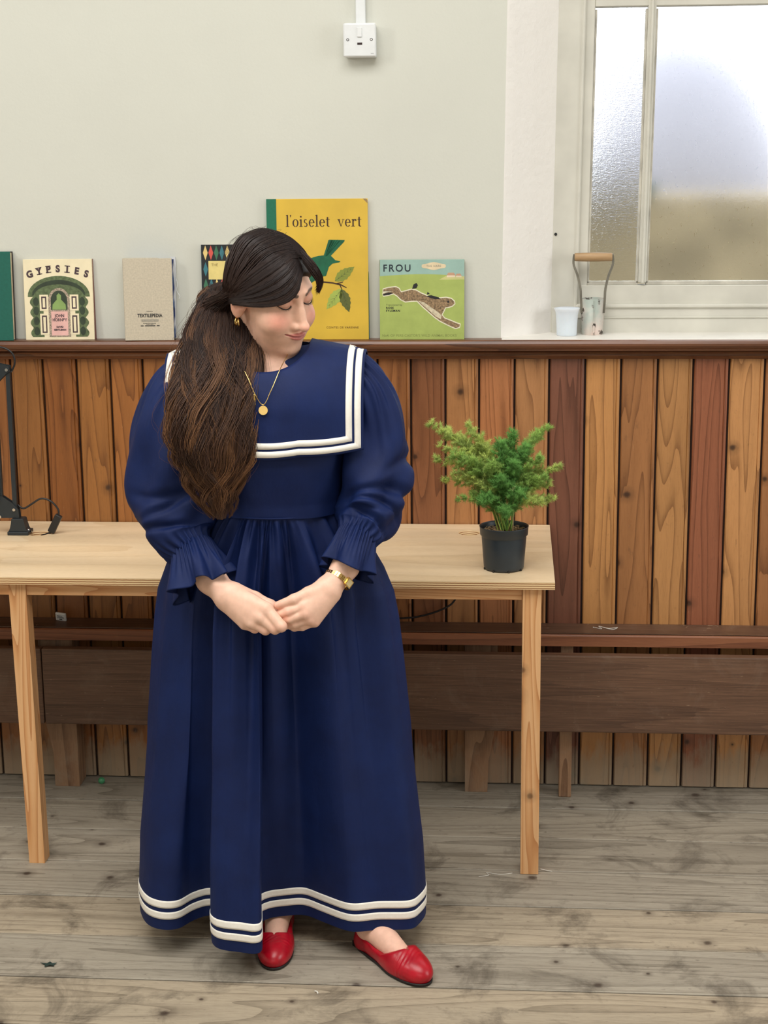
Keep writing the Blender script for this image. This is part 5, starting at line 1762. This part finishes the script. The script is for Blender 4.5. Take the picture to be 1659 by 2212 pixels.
for z0, z1 in ((ZHEM + 0.026, ZHEM + 0.043), (ZHEM + 0.053, ZHEM + 0.070)):
    zr_ = np.linspace(z0, z1, 5)
    V = np.concatenate([skirt_pt(ui, zr_[0], 0.0002)] + [skirt_pt(ui, z, 0.0014) for z in zr_] + [skirt_pt(ui, zr_[-1], 0.0002)])
    mobj('hem_stripe', V, grid_faces(7, NU), M_TRIM, dress, True)


# ---- sailor collar draped over the shoulders
def drape(dx, v, off=0.0):
    dx, v = np.asarray(dx, float), np.asarray(v, float)
    zr = 1.408 - 0.19 * np.clip(np.abs(dx) - 0.075, 0, None) - 0.06 * np.clip(np.abs(dx) - 0.18, 0, None)
    dm = np.where(v >= 0, 0.150, 0.112) * (1 - (np.abs(dx) / 0.315) ** 2.2)
    q = np.clip(np.abs(v) / 0.15, 0, 1)
    dep = dm * np.sqrt(1 - (1 - q) ** 2) + off * np.clip(np.abs(v) / 0.03, 0, 1)
    dep = dep + 0.0035 * np.clip((np.abs(v) - 0.15) / 0.07, 0, 1) + 0.0025 * np.sin(dx * 34 + 1) * np.clip((np.abs(v) - 0.08) / 0.1, 0, 1)
    y = PYC - np.sign(v) * dep
    z = zr - np.abs(v) + 0.010 * np.clip(1 - np.abs(v) / 0.03, 0, 1) ** 2 * 0 + off * np.clip(1 - np.abs(v) / 0.05, 0, 1)
    return np.stack([PXC + dx, y, z], -1)


def v_edge(dx):
    return 0.197 + 0.040 * (1 - (np.abs(dx) / 0.21) ** 2)


def rect_path(ins, n=60):
    """closed square outline of the collar, inset from the edge, in (dx, v)"""
    a, al = 0.209 - ins, 0.230 - ins
    xs = np.linspace(-al, a, n)
    fr = np.column_stack([xs, v_edge(xs) - ins])
    rt = np.column_stack([np.full(n, a), np.linspace(v_edge(a) - ins, -(0.205 - ins), n)])
    bk = np.column_stack([xs[::-1], np.full(n, -(0.205 - ins))])
    lt = np.column_stack([np.full(n, -al), np.linspace(-(0.205 - ins), v_edge(-al) - ins, n)])
    return np.concatenate([fr[:-1], rt[:-1], bk[:-1], lt[:-1]])


outer = rect_path(0.0)
ang = np.arctan2(outer[:, 1], outer[:, 0])
inner = np.column_stack([-0.003 + 0.0925 * np.cos(ang), np.where(np.sin(ang) > 0, 0.054, 0.030) * np.sin(ang)])
rings = []
for t in np.linspace(0, 1, 40):
    q = inner * (1 - t) + outer * t
    rings.append(drape(q[:, 0], q[:, 1], 0.006))
lip_ = drape(outer[:, 0], outer[:, 1], 0.0035)
nlip = drape(inner[:, 0] * 1.03, inner[:, 1] * 1.03, 0.002)
CV = np.concatenate([nlip] + rings + [lip_])
collar = mobj('collar', CV, grid_faces(42, len(outer)), M_NAVY, dress, True)
for i0, i1 in ((0.0055, 0.0185), (0.0235, 0.0365)):
    bands = []
    for k, o_ in ((i0, 0.0062), (i0, 0.0078), ((i0 + i1) / 2, 0.0080), (i1, 0.0078), (i1, 0.0062)):
        q = rect_path(k)
        bands.append(drape(q[:, 0], q[:, 1], o_))
    mobj('collar_stripe', np.concatenate(bands), grid_faces(5, len(outer)), M_TRIM, dress, False)


# ---- puff sleeves and ruffled cuffs
def sleeve(name, pts, rads, n=90, m=120, seed=1, parent=dress, side=1):
    P = catmull(pts, n)
    T, N, B = frames(P, (0, -1, 0.2))
    tt = np.linspace(0, len(rads) - 1, n)
    R_ = np.interp(tt, range(len(rads)), rads)
    R_ = np.convolve(np.pad(R_, 4, mode='edge'), np.ones(9) / 9, 'valid')
    R_[-4:] = np.linspace(R_[-5], rads[-1], 5)[1:]
    a = np.linspace(0, 2 * math.pi, m, endpoint=False)
    g = np.random.default_rng(seed)
    p_ = g.uniform(0, 6.28, 8)
    s = np.linspace(0, 1, n)[:, None]
    A = a[None, :]
    top = np.exp(-((s - 0.02) / 0.24) ** 2)
    bot = np.exp(-((1 - s) / 0.13) ** 2)
    d = 0.0055 * top * np.sin(17 * A + 2 * np.sin(3 * A + p_[0]))
    d = d + 0.0048 * bot * np.sin(23 * A + 2 * np.sin(4 * A + p_[1]))
    d = d + 0.0085 * np.sin(3 * A + 9 * s + p_[2]) * np.sin(math.pi * s) ** 0.7
    d = d + 0.0060 * np.sin(5 * A - 17 * s + p_[3]) * np.sin(math.pi * s)
    d = d - 0.0175 * np.exp(-((s - 0.60 - 0.07 * np.sin(A + p_[4])) / 0.024) ** 2) * (0.5 + 0.5 * np.sin(A + p_[5]))
    d = d - 0.0135 * np.exp(-((s - 0.50 - 0.09 * np.sin(A + p_[1])) / 0.022) ** 2) * np.clip(np.sin(A + p_[0] + 1.3), 0, 1)
    d = d - 0.0149 * np.exp(-((s - 0.68 - 0.08 * np.sin(A + p_[3])) / 0.020) ** 2) * np.clip(np.sin(A + p_[2]), 0, 1)
    d = d + 0.0050 * top * np.sin(7 * A + p_[6])
    d = d - 0.0149 * np.exp(-((s - 0.77 - 0.06 * np.sin(A + p_[6])) / 0.026) ** 2) * (0.5 + 0.5 * np.sin(2 * A + p_[7]))
    r = R_[:, None] + d
    V = P[:, None] + r[..., None] * (np.cos(A)[..., None] * N[:, None] + np.sin(A)[..., None] * B[:, None])
    return mobj(name, V.reshape(-1, 3), grid_faces(n, m)[:, ::-1], M_NAVY, parent, True), P[-1], T[-1]


def ruffle(c, d, L, r0, r1, waves, amp, seed, sag=0.012):
    n, m = 26, 220
    c, d = np.array(c, float), np.array(d, float)
    d /= np.linalg.norm(d)
    ref = np.array([0, -1, 0.3])
    N = ref - d * (ref @ d)
    N /= np.linalg.norm(N)
    B = np.cross(d, N)
    g = np.random.default_rng(seed)
    p_ = g.uniform(0, 6.28, 5)
    a = np.linspace(0, 2 * math.pi, m, endpoint=False)
    rows = []
    for i in range(n):
        s = i / (n - 1)
        w = np.sin(waves * a + 1.5 * np.sin(2 * a + p_[0]) + p_[1])
        f = 0.0035 * np.sin(31 * a + 2 * np.sin(5 * a + p_[2])) * (1 - s) ** 1.5
        r = r0 - 0.004 * math.exp(-(s / 0.06) ** 2) + (r1 - r0) * s ** 0.75 + amp * w * s ** 1.3 + f
        ln = L * s * (1 + 0.10 * np.sin(waves * a * 0.5 + p_[3])) - 0.020 * math.exp(-(s / 0.1) ** 2)
        pt = c + ln[:, None] * d + r[:, None] * (np.cos(a)[:, None] * N + np.sin(a)[:, None] * B)
        pt[:, 2] -= sag * s * s
        rows.append(pt)
    # hem return on the inside
    rows.append(rows[-1] * 1.0 + (c + d * L - rows[-1]) * 0.02)
    rows.append(rows[-1] * 0.985 + (c + d * L * 0.5) * 0.015)
    V = np.concatenate(rows)
    return mobj('cuff_ruffle', V, grid_faces(n + 2, m)[:, ::-1], M_NAVY, dress, True)


sleeve('sleeve', [(-0.668, -0.915, 1.352), (-0.722, -0.922, 1.285), (-0.748, -0.935, 1.19), (-0.747, -0.957, 1.10), (-0.733, -0.985, 1.025), (-0.715, -1.012, 0.978), (-0.692, -1.034, 0.956)],
       [0.050, 0.082, 0.098, 0.095, 0.086, 0.068, 0.043], seed=3)
sleeve('sleeve', [(-0.372, -0.915, 1.352), (-0.326, -0.922, 1.285), (-0.302, -0.935, 1.19), (-0.300, -0.957, 1.10), (-0.311, -0.982, 1.035), (-0.322, -1.008, 1.005), (-0.334, -1.030, 0.988)],
       [0.048, 0.070, 0.070, 0.075, 0.070, 0.056, 0.040], seed=8)
ruffle((-0.692, -1.032, 0.958), (0.34, -0.46, -0.78), 0.074, 0.044, 0.072, 7, 0.014, 2)
ruffle((-0.333, -1.028, 0.990), (-0.28, -0.48, -0.82), 0.064, 0.041, 0.056, 6, 0.011, 6)

# ---- jewellery
def torus(name, c, n, R, r, mat, parent, seg=40):
    q = np.array(Vector(n).normalized().to_track_quat('Z', 'Y').to_matrix())
    a = np.linspace(0, 2 * math.pi, seg + 1)
    P = np.column_stack([R * np.cos(a), R * np.sin(a), 0 * a]) @ q.T + np.asarray(c)
    V, F = tube_geo(P, r, 8, False)
    return mobj(name, V, F, mat, parent, True)


lobe = to_world((-78, -9, -34))
for k in range(2):
    torus('earring', lobe + HR_ @ np.array([-0.001, 0.004 - 0.008 * k, -0.002]), HR_ @ np.array([0.75, 0.55 + 0.5 * k, 0.1]), 0.0075 + 0.001 * k, 0.0017, M_GOLD, person)
nk_ = tube('necklace', [(-0.478, -0.975, 1.394), (-0.480, -0.992, 1.385), (-0.4900, -1.042, 1.3600), (-0.505, -1.069, 1.322), (-0.522, -1.078, 1.290), (-0.5405, -1.072, 1.312), (-0.556, -1.058, 1.343),
                        (-0.572, -1.036, 1.366), (-0.585, -0.995, 1.380)], 0.0009, M_GOLD, person, n=90, sides=6)
disc('pendant_coin', (-0.5225, -1.0805, 1.2785), (0.03, 1, -0.12), 0.0098, 0.0016, M_GOLD, nk_, seg=28)
torus('pendant_ring', (-0.522, -1.0795, 1.2895), (1, 0, 0), 0.002, 0.0005, M_GOLD, nk_, 12)
box('pendant_bar', (-0.5435, -0.5395), (-1.0735, -1.0715), (1.288, 1.312), M_GOLD, nk_, 0.0005)
# watch: linked bracelet round the wrist and a square case
wd = np.array(LH['wr']) - np.array(LH['fore'])
wd /= np.linalg.norm(wd)
wc = np.array(LH['fore']) * 0.40 + np.array(LH['wr']) * 0.60 + np.array([0.004, 0.004, -0.002])
q1 = np.array([0, -1.0, 0]) - wd * (np.array([0, -1.0, 0]) @ wd)
q1 /= np.linalg.norm(q1)
q2 = np.cross(wd, q1)
if q2[0] < 0:
    q2 = -q2
RW = 0.0300
band = torus('watch', wc, wd, RW - 0.0006, 0.0011, M_GOLD, person, 48)


def rbox(name, c, ax, sz, mat, parent):
    vs = [c + ax[0] * i * sz[0] + ax[1] * j * sz[1] + ax[2] * k * sz[2] for i in (-1, 1) for j in (-1, 1) for k in (-1, 1)]
    return mobj(name, vs, [(0, 1, 3, 2), (4, 6, 7, 5), (0, 4, 5, 1), (2, 3, 7, 6), (0, 2, 6, 4), (1, 5, 7, 3)], mat, parent)


a_face = math.radians(38)
for k in range(30):
    a = a_face + math.radians(22) + k * math.radians(316) / 29
    n_ = q1 * math.cos(a) + q2 * math.sin(a)
    t3 = -q1 * math.sin(a) + q2 * math.cos(a)
    for s in (-1, 0, 1):
        o = rbox('bracelet_link', wc + n_ * (RW + 0.0004 + (0.0006 if s == 0 else 0)) + wd * s * 0.0037, (wd, t3, n_), (0.0017, 0.0026 if (k + s) % 2 else 0.0022, 0.0013), M_GOLD, band)
n_ = q1 * math.cos(a_face) + q2 * math.sin(a_face)
t3 = -q1 * math.sin(a_face) + q2 * math.cos(a_face)
case = rbox('watch_case', wc + n_ * (RW + 0.0022), (wd, t3, n_), (0.0090, 0.0095, 0.0032), M_GOLD, band)
rbox('dial', wc + n_ * (RW + 0.0055), (wd, t3, n_), (0.0068, 0.0072, 0.0003), plain('dial_champagne', (226, 208, 160), 0.25, 0.3), band)
tube('crown', [wc + n_ * (RW + 0.002) - wd * -0.009, wc + n_ * (RW + 0.002) + wd * 0.0125], 0.0017, M_GOLD, band, n=4, spline=False)

# ---- hair
t_ = NT('hair')
at_ = t_.n('ShaderNodeAttribute', attribute_name='hair_tone')
t_.set(Base_Color=at_.outputs['Color'], Roughness=0.5, Specular_IOR_Level=0.32)
M_HAIR = t_.m
EC, ER = np.array([0, -13, 46.0]), np.array([86, 109, 99.0])


def f_cap(P):
    d = s_ell(P, EC, ER - 2.5)
    cut = P[..., 2] - 0.88 * P[..., 1] - 14
    d = smax(d, -cut, 14)
    pf = s_ell(P, (0, -62, -8), (52, 44, 46))
    return smin(d, pf, 22)


vcap, fcap = surfnet(f_cap, (-100, -125, -80), (100, 110, 150), 3.2)
DARK = np.array(srgb(34, 24, 23)[:3])
MIDH = np.array(srgb(68, 46, 35)[:3])
LITE = np.array(srgb(138, 98, 66)[:3])
HV, HF, HCOL = [to_world(vcap)], [fcap], [np.tile(DARK * 0.8, (len(vcap), 1))]
hoff = len(vcap)


def surf_pt(p, lift=0.0):
    q = (np.asarray(p, float) - EC) / ER
    return EC + ER * q / np.linalg.norm(q) * (1 + lift)


PONY = np.array([(-0.6305, -0.885, 1.518), (-0.630, -0.915, 1.4945), (-0.6275, -0.955, 1.448), (-0.626, -1.005, 1.394), (-0.629, -1.060, 1.310), (-0.6265, -1.085, 1.2155), (-0.629, -1.083, 1.160), (-0.629, -1.075, 1.108), (-0.6225, -1.068, 1.042)])
PW = np.array([0.036, 0.048, 0.062, 0.076, 0.086, 0.086, 0.068, 0.046, 0.014])
PD = np.array([0.030, 0.036, 0.044, 0.048, 0.042, 0.036, 0.032, 0.024, 0.010])
NP_ = 60
pony = catmull(PONY, NP_)
pw = catmull(np.column_stack([PW, PD]), NP_)
hr = np.random.default_rng(21)


def add_strand(path, rad, cols, sides=3):
    global hoff
    T = np.gradient(path, axis=0)
    T /= np.linalg.norm(T, axis=1)[:, None] + 1e-12
    N = np.cross(T, (0.35, 0.9, 0.25))
    N /= np.linalg.norm(N, axis=1)[:, None] + 1e-12
    B = np.cross(T, N)
    aa = np.arange(sides) * 2 * math.pi / sides
    V = path[:, None] + np.asarray(rad)[:, None, None] * (np.cos(aa)[None, :, None] * N[:, None] + np.sin(aa)[None, :, None] * B[:, None])
    HV.append(V.reshape(-1, 3))
    HF.append(grid_faces(len(path), sides) + hoff)
    HCOL.append(np.repeat(cols, sides, 0))
    hoff += len(path) * sides


def strand_cols(n, t0, t1, bias=0.0):
    t = np.linspace(t0, t1, n) + bias
    c = np.where((t < 0.5)[:, None], DARK + (MIDH - DARK) * np.clip(t / 0.5, 0, 1)[:, None], MIDH + (LITE - MIDH) * np.clip((t - 0.5) / 0.5, 0, 1)[:, None])
    return c


# pony core
a = np.linspace(0, 2 * math.pi, 40, endpoint=False)
core = pony[:, None] + 0.72 * (np.cos(a)[None, :, None] * pw[:, None, :1] * np.array([1.0, 0.12, 0]) + np.sin(a)[None, :, None] * pw[:, None, 1:] * np.array([0.0, 1.0, 0.35]))
lob = 1 + 0.10 * np.sin(6 * a[None, :] + np.linspace(0, 9, NP_)[:, None])
core = pony[:, None] + (core - pony[:, None]) * lob[..., None]
HV.append(core.reshape(-1, 3))
HF.append(grid_faces(NP_, 40) + hoff)
HCOL.append(np.repeat(strand_cols(NP_, 0.05, 0.35), 40, 0))
hoff += NP_ * 40


def pony_path(ra, rad01, ph_, tt, wave, n):
    """a strand inside the pony tail; ra angle, rad01 radial position"""
    s = np.linspace(0, tt, n)
    i = s * (NP_ - 1)
    c = np.column_stack([np.interp(i, range(NP_), pony[:, k]) for k in range(3)])
    w = np.column_stack([np.interp(i, range(NP_), pw[:, k]) for k in range(2)])
    aa = ra + 0.5 * np.sin(5 * s + ph_) * wave
    rr_ = rad01 * (1 + 0.10 * np.sin(15 * s + 2 * ph_))
    wob = wave * 0.0115 * np.sin(19 * s + ph_)[:, None] * np.array([1.0, 0.3, 0.0]) + wave * 0.0022 * np.sin(41 * s + 3 * ph_)[:, None] * np.array([1, 0.6, 0])
    wob = wob * np.clip(s / 0.25, 0, 1)[:, None]
    return c + (np.cos(aa) * rr_ * w[:, 0])[:, None] * np.array([1.0, 0.12, 0]) + (np.sin(aa) * rr_ * w[:, 1])[:, None] * np.array([0, 1.0, 0.35]) + wob


# locks: groups of strands that share a wave
n_lock = 110
for k in range(n_lock):
    la, lr, lp = hr.uniform(0, 2 * math.pi), math.sqrt(hr.uniform(0.45, 1.05)), hr.uniform(0, 6.28)
    tone = hr.normal(0, 0.13) + (0.30 if hr.random() < 0.25 else 0)
    end = 1.0 - 0.40 * hr.random() ** 1.5
    for j in range(28):
        n = 28
        p = pony_path(la + hr.normal(0, 0.10), lr + hr.normal(0, 0.045), lp + hr.normal(0, 0.10), min(1.0, end + hr.normal(0, 0.02)), hr.uniform(0.85, 1.15), n)
        add_strand(p, np.interp(np.linspace(0, 1, n), [0, 0.7, 1], [0.0008, 0.0007, 0.0002]), strand_cols(n, 0.12, 0.70, tone - 0.08 + hr.normal(0, 0.03)))
for k in range(70):                                                       # flyaways
    n = 34
    p = pony_path(hr.uniform(0, 6.28), hr.uniform(1.05, 1.22), hr.uniform(0, 6.28), hr.uniform(0.6, 1.0), hr.uniform(1.0, 1.8), n)
    add_strand(p, np.linspace(0.0003, 0.00015, n), strand_cols(n, 0.3, 0.8, 0.1))

for k in range(60):                                                       # stray hairs standing off the crown
    y0 = hr.uniform(-80, 60)
    p0 = surf_pt((hr.normal(-8, 18), y0, 130), 0.0)
    p1 = surf_pt((hr.normal(-35, 22), y0 - hr.uniform(-5, 30), 118), hr.uniform(0.05, 0.11))
    p2 = surf_pt((hr.normal(-70, 16), y0 - hr.uniform(0, 50), 80), hr.uniform(0.05, 0.12))
    pth = catmull([p0, p1, p2], 14)
    add_strand(to_world(pth), np.linspace(0.0003, 0.00015, 14), strand_cols(14, 0.2, 0.5))
TIE = to_local(PONY[1])


def head_strand(way, n, lift0, lift1, cols, pony_tail=None, r=0.0010):
    W_ = [surf_pt(p, l) for p, l in zip(way, np.linspace(lift0, lift1, len(way)))]
    path = catmull(W_, n)
    # keep the run on the head outside the skull
    q = (path - EC) / ER
    m = np.linalg.norm(q, axis=1)
    path = EC + ER * q * (np.maximum(m, 1.0 + min(lift0, lift1)) / m)[:, None]
    Wp = to_world(path)
    if pony_tail is not None:
        Wp = np.concatenate([Wp, pony_tail])
        Wp = catmull(Wp[[*range(0, len(Wp), 3), len(Wp) - 1]], n + 8)
    add_strand(Wp, np.interp(np.linspace(0, 1, len(Wp)), [0, 0.1, 0.8, 1], [r * 0.7, r, r, r * 0.4]), strand_cols(len(Wp), *cols))


PARTX = 9.0
for k in range(1900):                                                     # crown, swept back to the tie on the near side
    s = hr.random()
    yr = 76 - 165 * s
    lock = math.floor(s * 60) / 60
    jx = hr.normal(0, 2.5)
    root = (PARTX + jx * 0.6, yr, 130)
    side_y = 34 - 98 * s + 5 * math.sin(lock * 47)
    low_y = 2 - 62 * s + 5 * math.sin(lock * 31)
    z2 = 86 + 8 * math.sin(lock * 23)
    way = [root, (-42, (yr + side_y) / 2, 118), (-72, side_y, z2), (-80, low_y, 44 - 10 * s + hr.normal(0, 2)), (-74, -36 - 30 * s, 14 - 30 * s + hr.normal(0, 7))]
    pa = hr.uniform(0, 6.28)
    tail = pony_path(pa, hr.uniform(0.5, 1.05), 0.5, 0.30, 0.3, 9)[4:]
    lk = 0.016 * (0.5 + 0.5 * math.sin(lock * 190))
    tn_ = 0.07 * math.sin(lock * 151)
    head_strand(way, 15, 0.01 + 0.02 * hr.random() + lk, 0.02 + 0.03 * hr.random() + lk, (max(0.0, tn_ + hr.normal(0, 0.04)), 0.30 + tn_ + hr.normal(0, 0.06)), tail, 0.00075)
for k in range(520):                                                      # far side, swept down and back
    s = hr.random()
    yr = 70 - 160 * s
    way = [(PARTX + hr.normal(0, 2), yr, 130), (55, yr * 0.85 + 8, 112), (80, 30 - 90 * s, 70), (80, 10 - 75 * s, 25), (66, -40 - 30 * s, -20)]
    head_strand(way, 20, 0.015, 0.02 + 0.02 * hr.random(), (0.0, 0.2))
EDGE = np.array([(PARTX - 3, 88, 100), (-16, 99, 62), (-40, 92, 38), (-66, 62, 26), (-82, 22, 20), (-82, -18, 10), (-72, -46, -8)], float)
CROWN = np.array([(PARTX, 46, 134), (-34, 44, 124), (-62, 30, 100), (-80, 6, 66), (-82, -20, 34), (-78, -36, 12), (-72, -50, -4)], float)
for k in range(2300):                                                     # fringe and temple hair, swept from the parting across the brow and over the ear
    t = hr.random() ** 1.15
    lock = math.floor(t * 22) / 22
    way = EDGE * (1 - t) + CROWN * t + np.array([0, 0, 1.0]) * (2.2 * math.sin(lock * 61 + 1)) + hr.normal(0, 1.1, 3)
    way[0] += hr.normal(0, 1.5, 3)
    stop = 7
    if t < 0.22 and hr.random() < 0.55:
        stop = hr.choice([4, 5, 5, 6])
    li = 0.03 + 0.022 * hr.random() + 0.022 * (0.5 + 0.5 * math.sin(lock * 173))
    lf_t = np.array([0.012, li, li, li, li + 0.05 * (1 - t), li + 0.045 * (1 - t), li])
    W_ = [surf_pt(w, l) for w, l in zip(way[:stop], lf_t[:stop])]
    Wp = to_world(catmull(W_, 20))
    if stop == 7:
        tail = pony_path(hr.uniform(0, 6.28), hr.uniform(0.5, 1.05), 0.5, 0.30, 0.3, 9)[4:]
        Wp = catmull(np.concatenate([Wp[::3], tail]), 24)
    n = len(Wp)
    add_strand(Wp, np.interp(np.linspace(0, 1, n), [0, 0.1, 0.75, 1], [0.0005, 0.00075, 0.0007, 0.0003]), strand_cols(n, 0.0, 0.20, hr.normal(0.02, 0.05) + 0.10 * math.sin(lock * 211)))
INN = np.array([(PARTX + 1, 80, 118), (18, 98, 99), (36, 97, 78), (45, 91, 60), (49, 84, 46)], float)
OUT = np.array([(PARTX + 8, 60, 134), (28, 95, 113), (44, 101, 84), (52, 95, 60), (54, 87, 40)], float)
for k in range(560):                                                      # far fringe, falling loose beside the brow
    t = hr.random()
    way = INN * (1 - t) + OUT * t + hr.normal(0, 1.3, 3)
    way[-1] += hr.normal(0, 3.0, 3)
    way[-2:] += np.array([0, 0, 1.0]) * hr.normal(0, 4.0)
    path = catmull(catmull(way, 30)[:int(hr.uniform(20, 30))], 18)
    add_strand(to_world(path), np.interp(np.linspace(0, 1, 18), [0, 0.6, 1], [0.0007, 0.0008, 0.0002]), strand_cols(18, 0.02, 0.30, hr.normal(0, 0.06)))
HFa = []
hair = None
HVc, HCc = np.concatenate(HV), np.concatenate(HCOL)
hair = mobj('hair', HVc, np.concatenate(HF), M_HAIR, person, True)
ca_ = hair.data.color_attributes.new('hair_tone', 'FLOAT_COLOR', 'POINT')
rgba = np.ones((len(hair.data.vertices), 4), np.float32)
rgba[:, :3] = HCc
ca_.data.foreach_set('color', rgba.ravel())
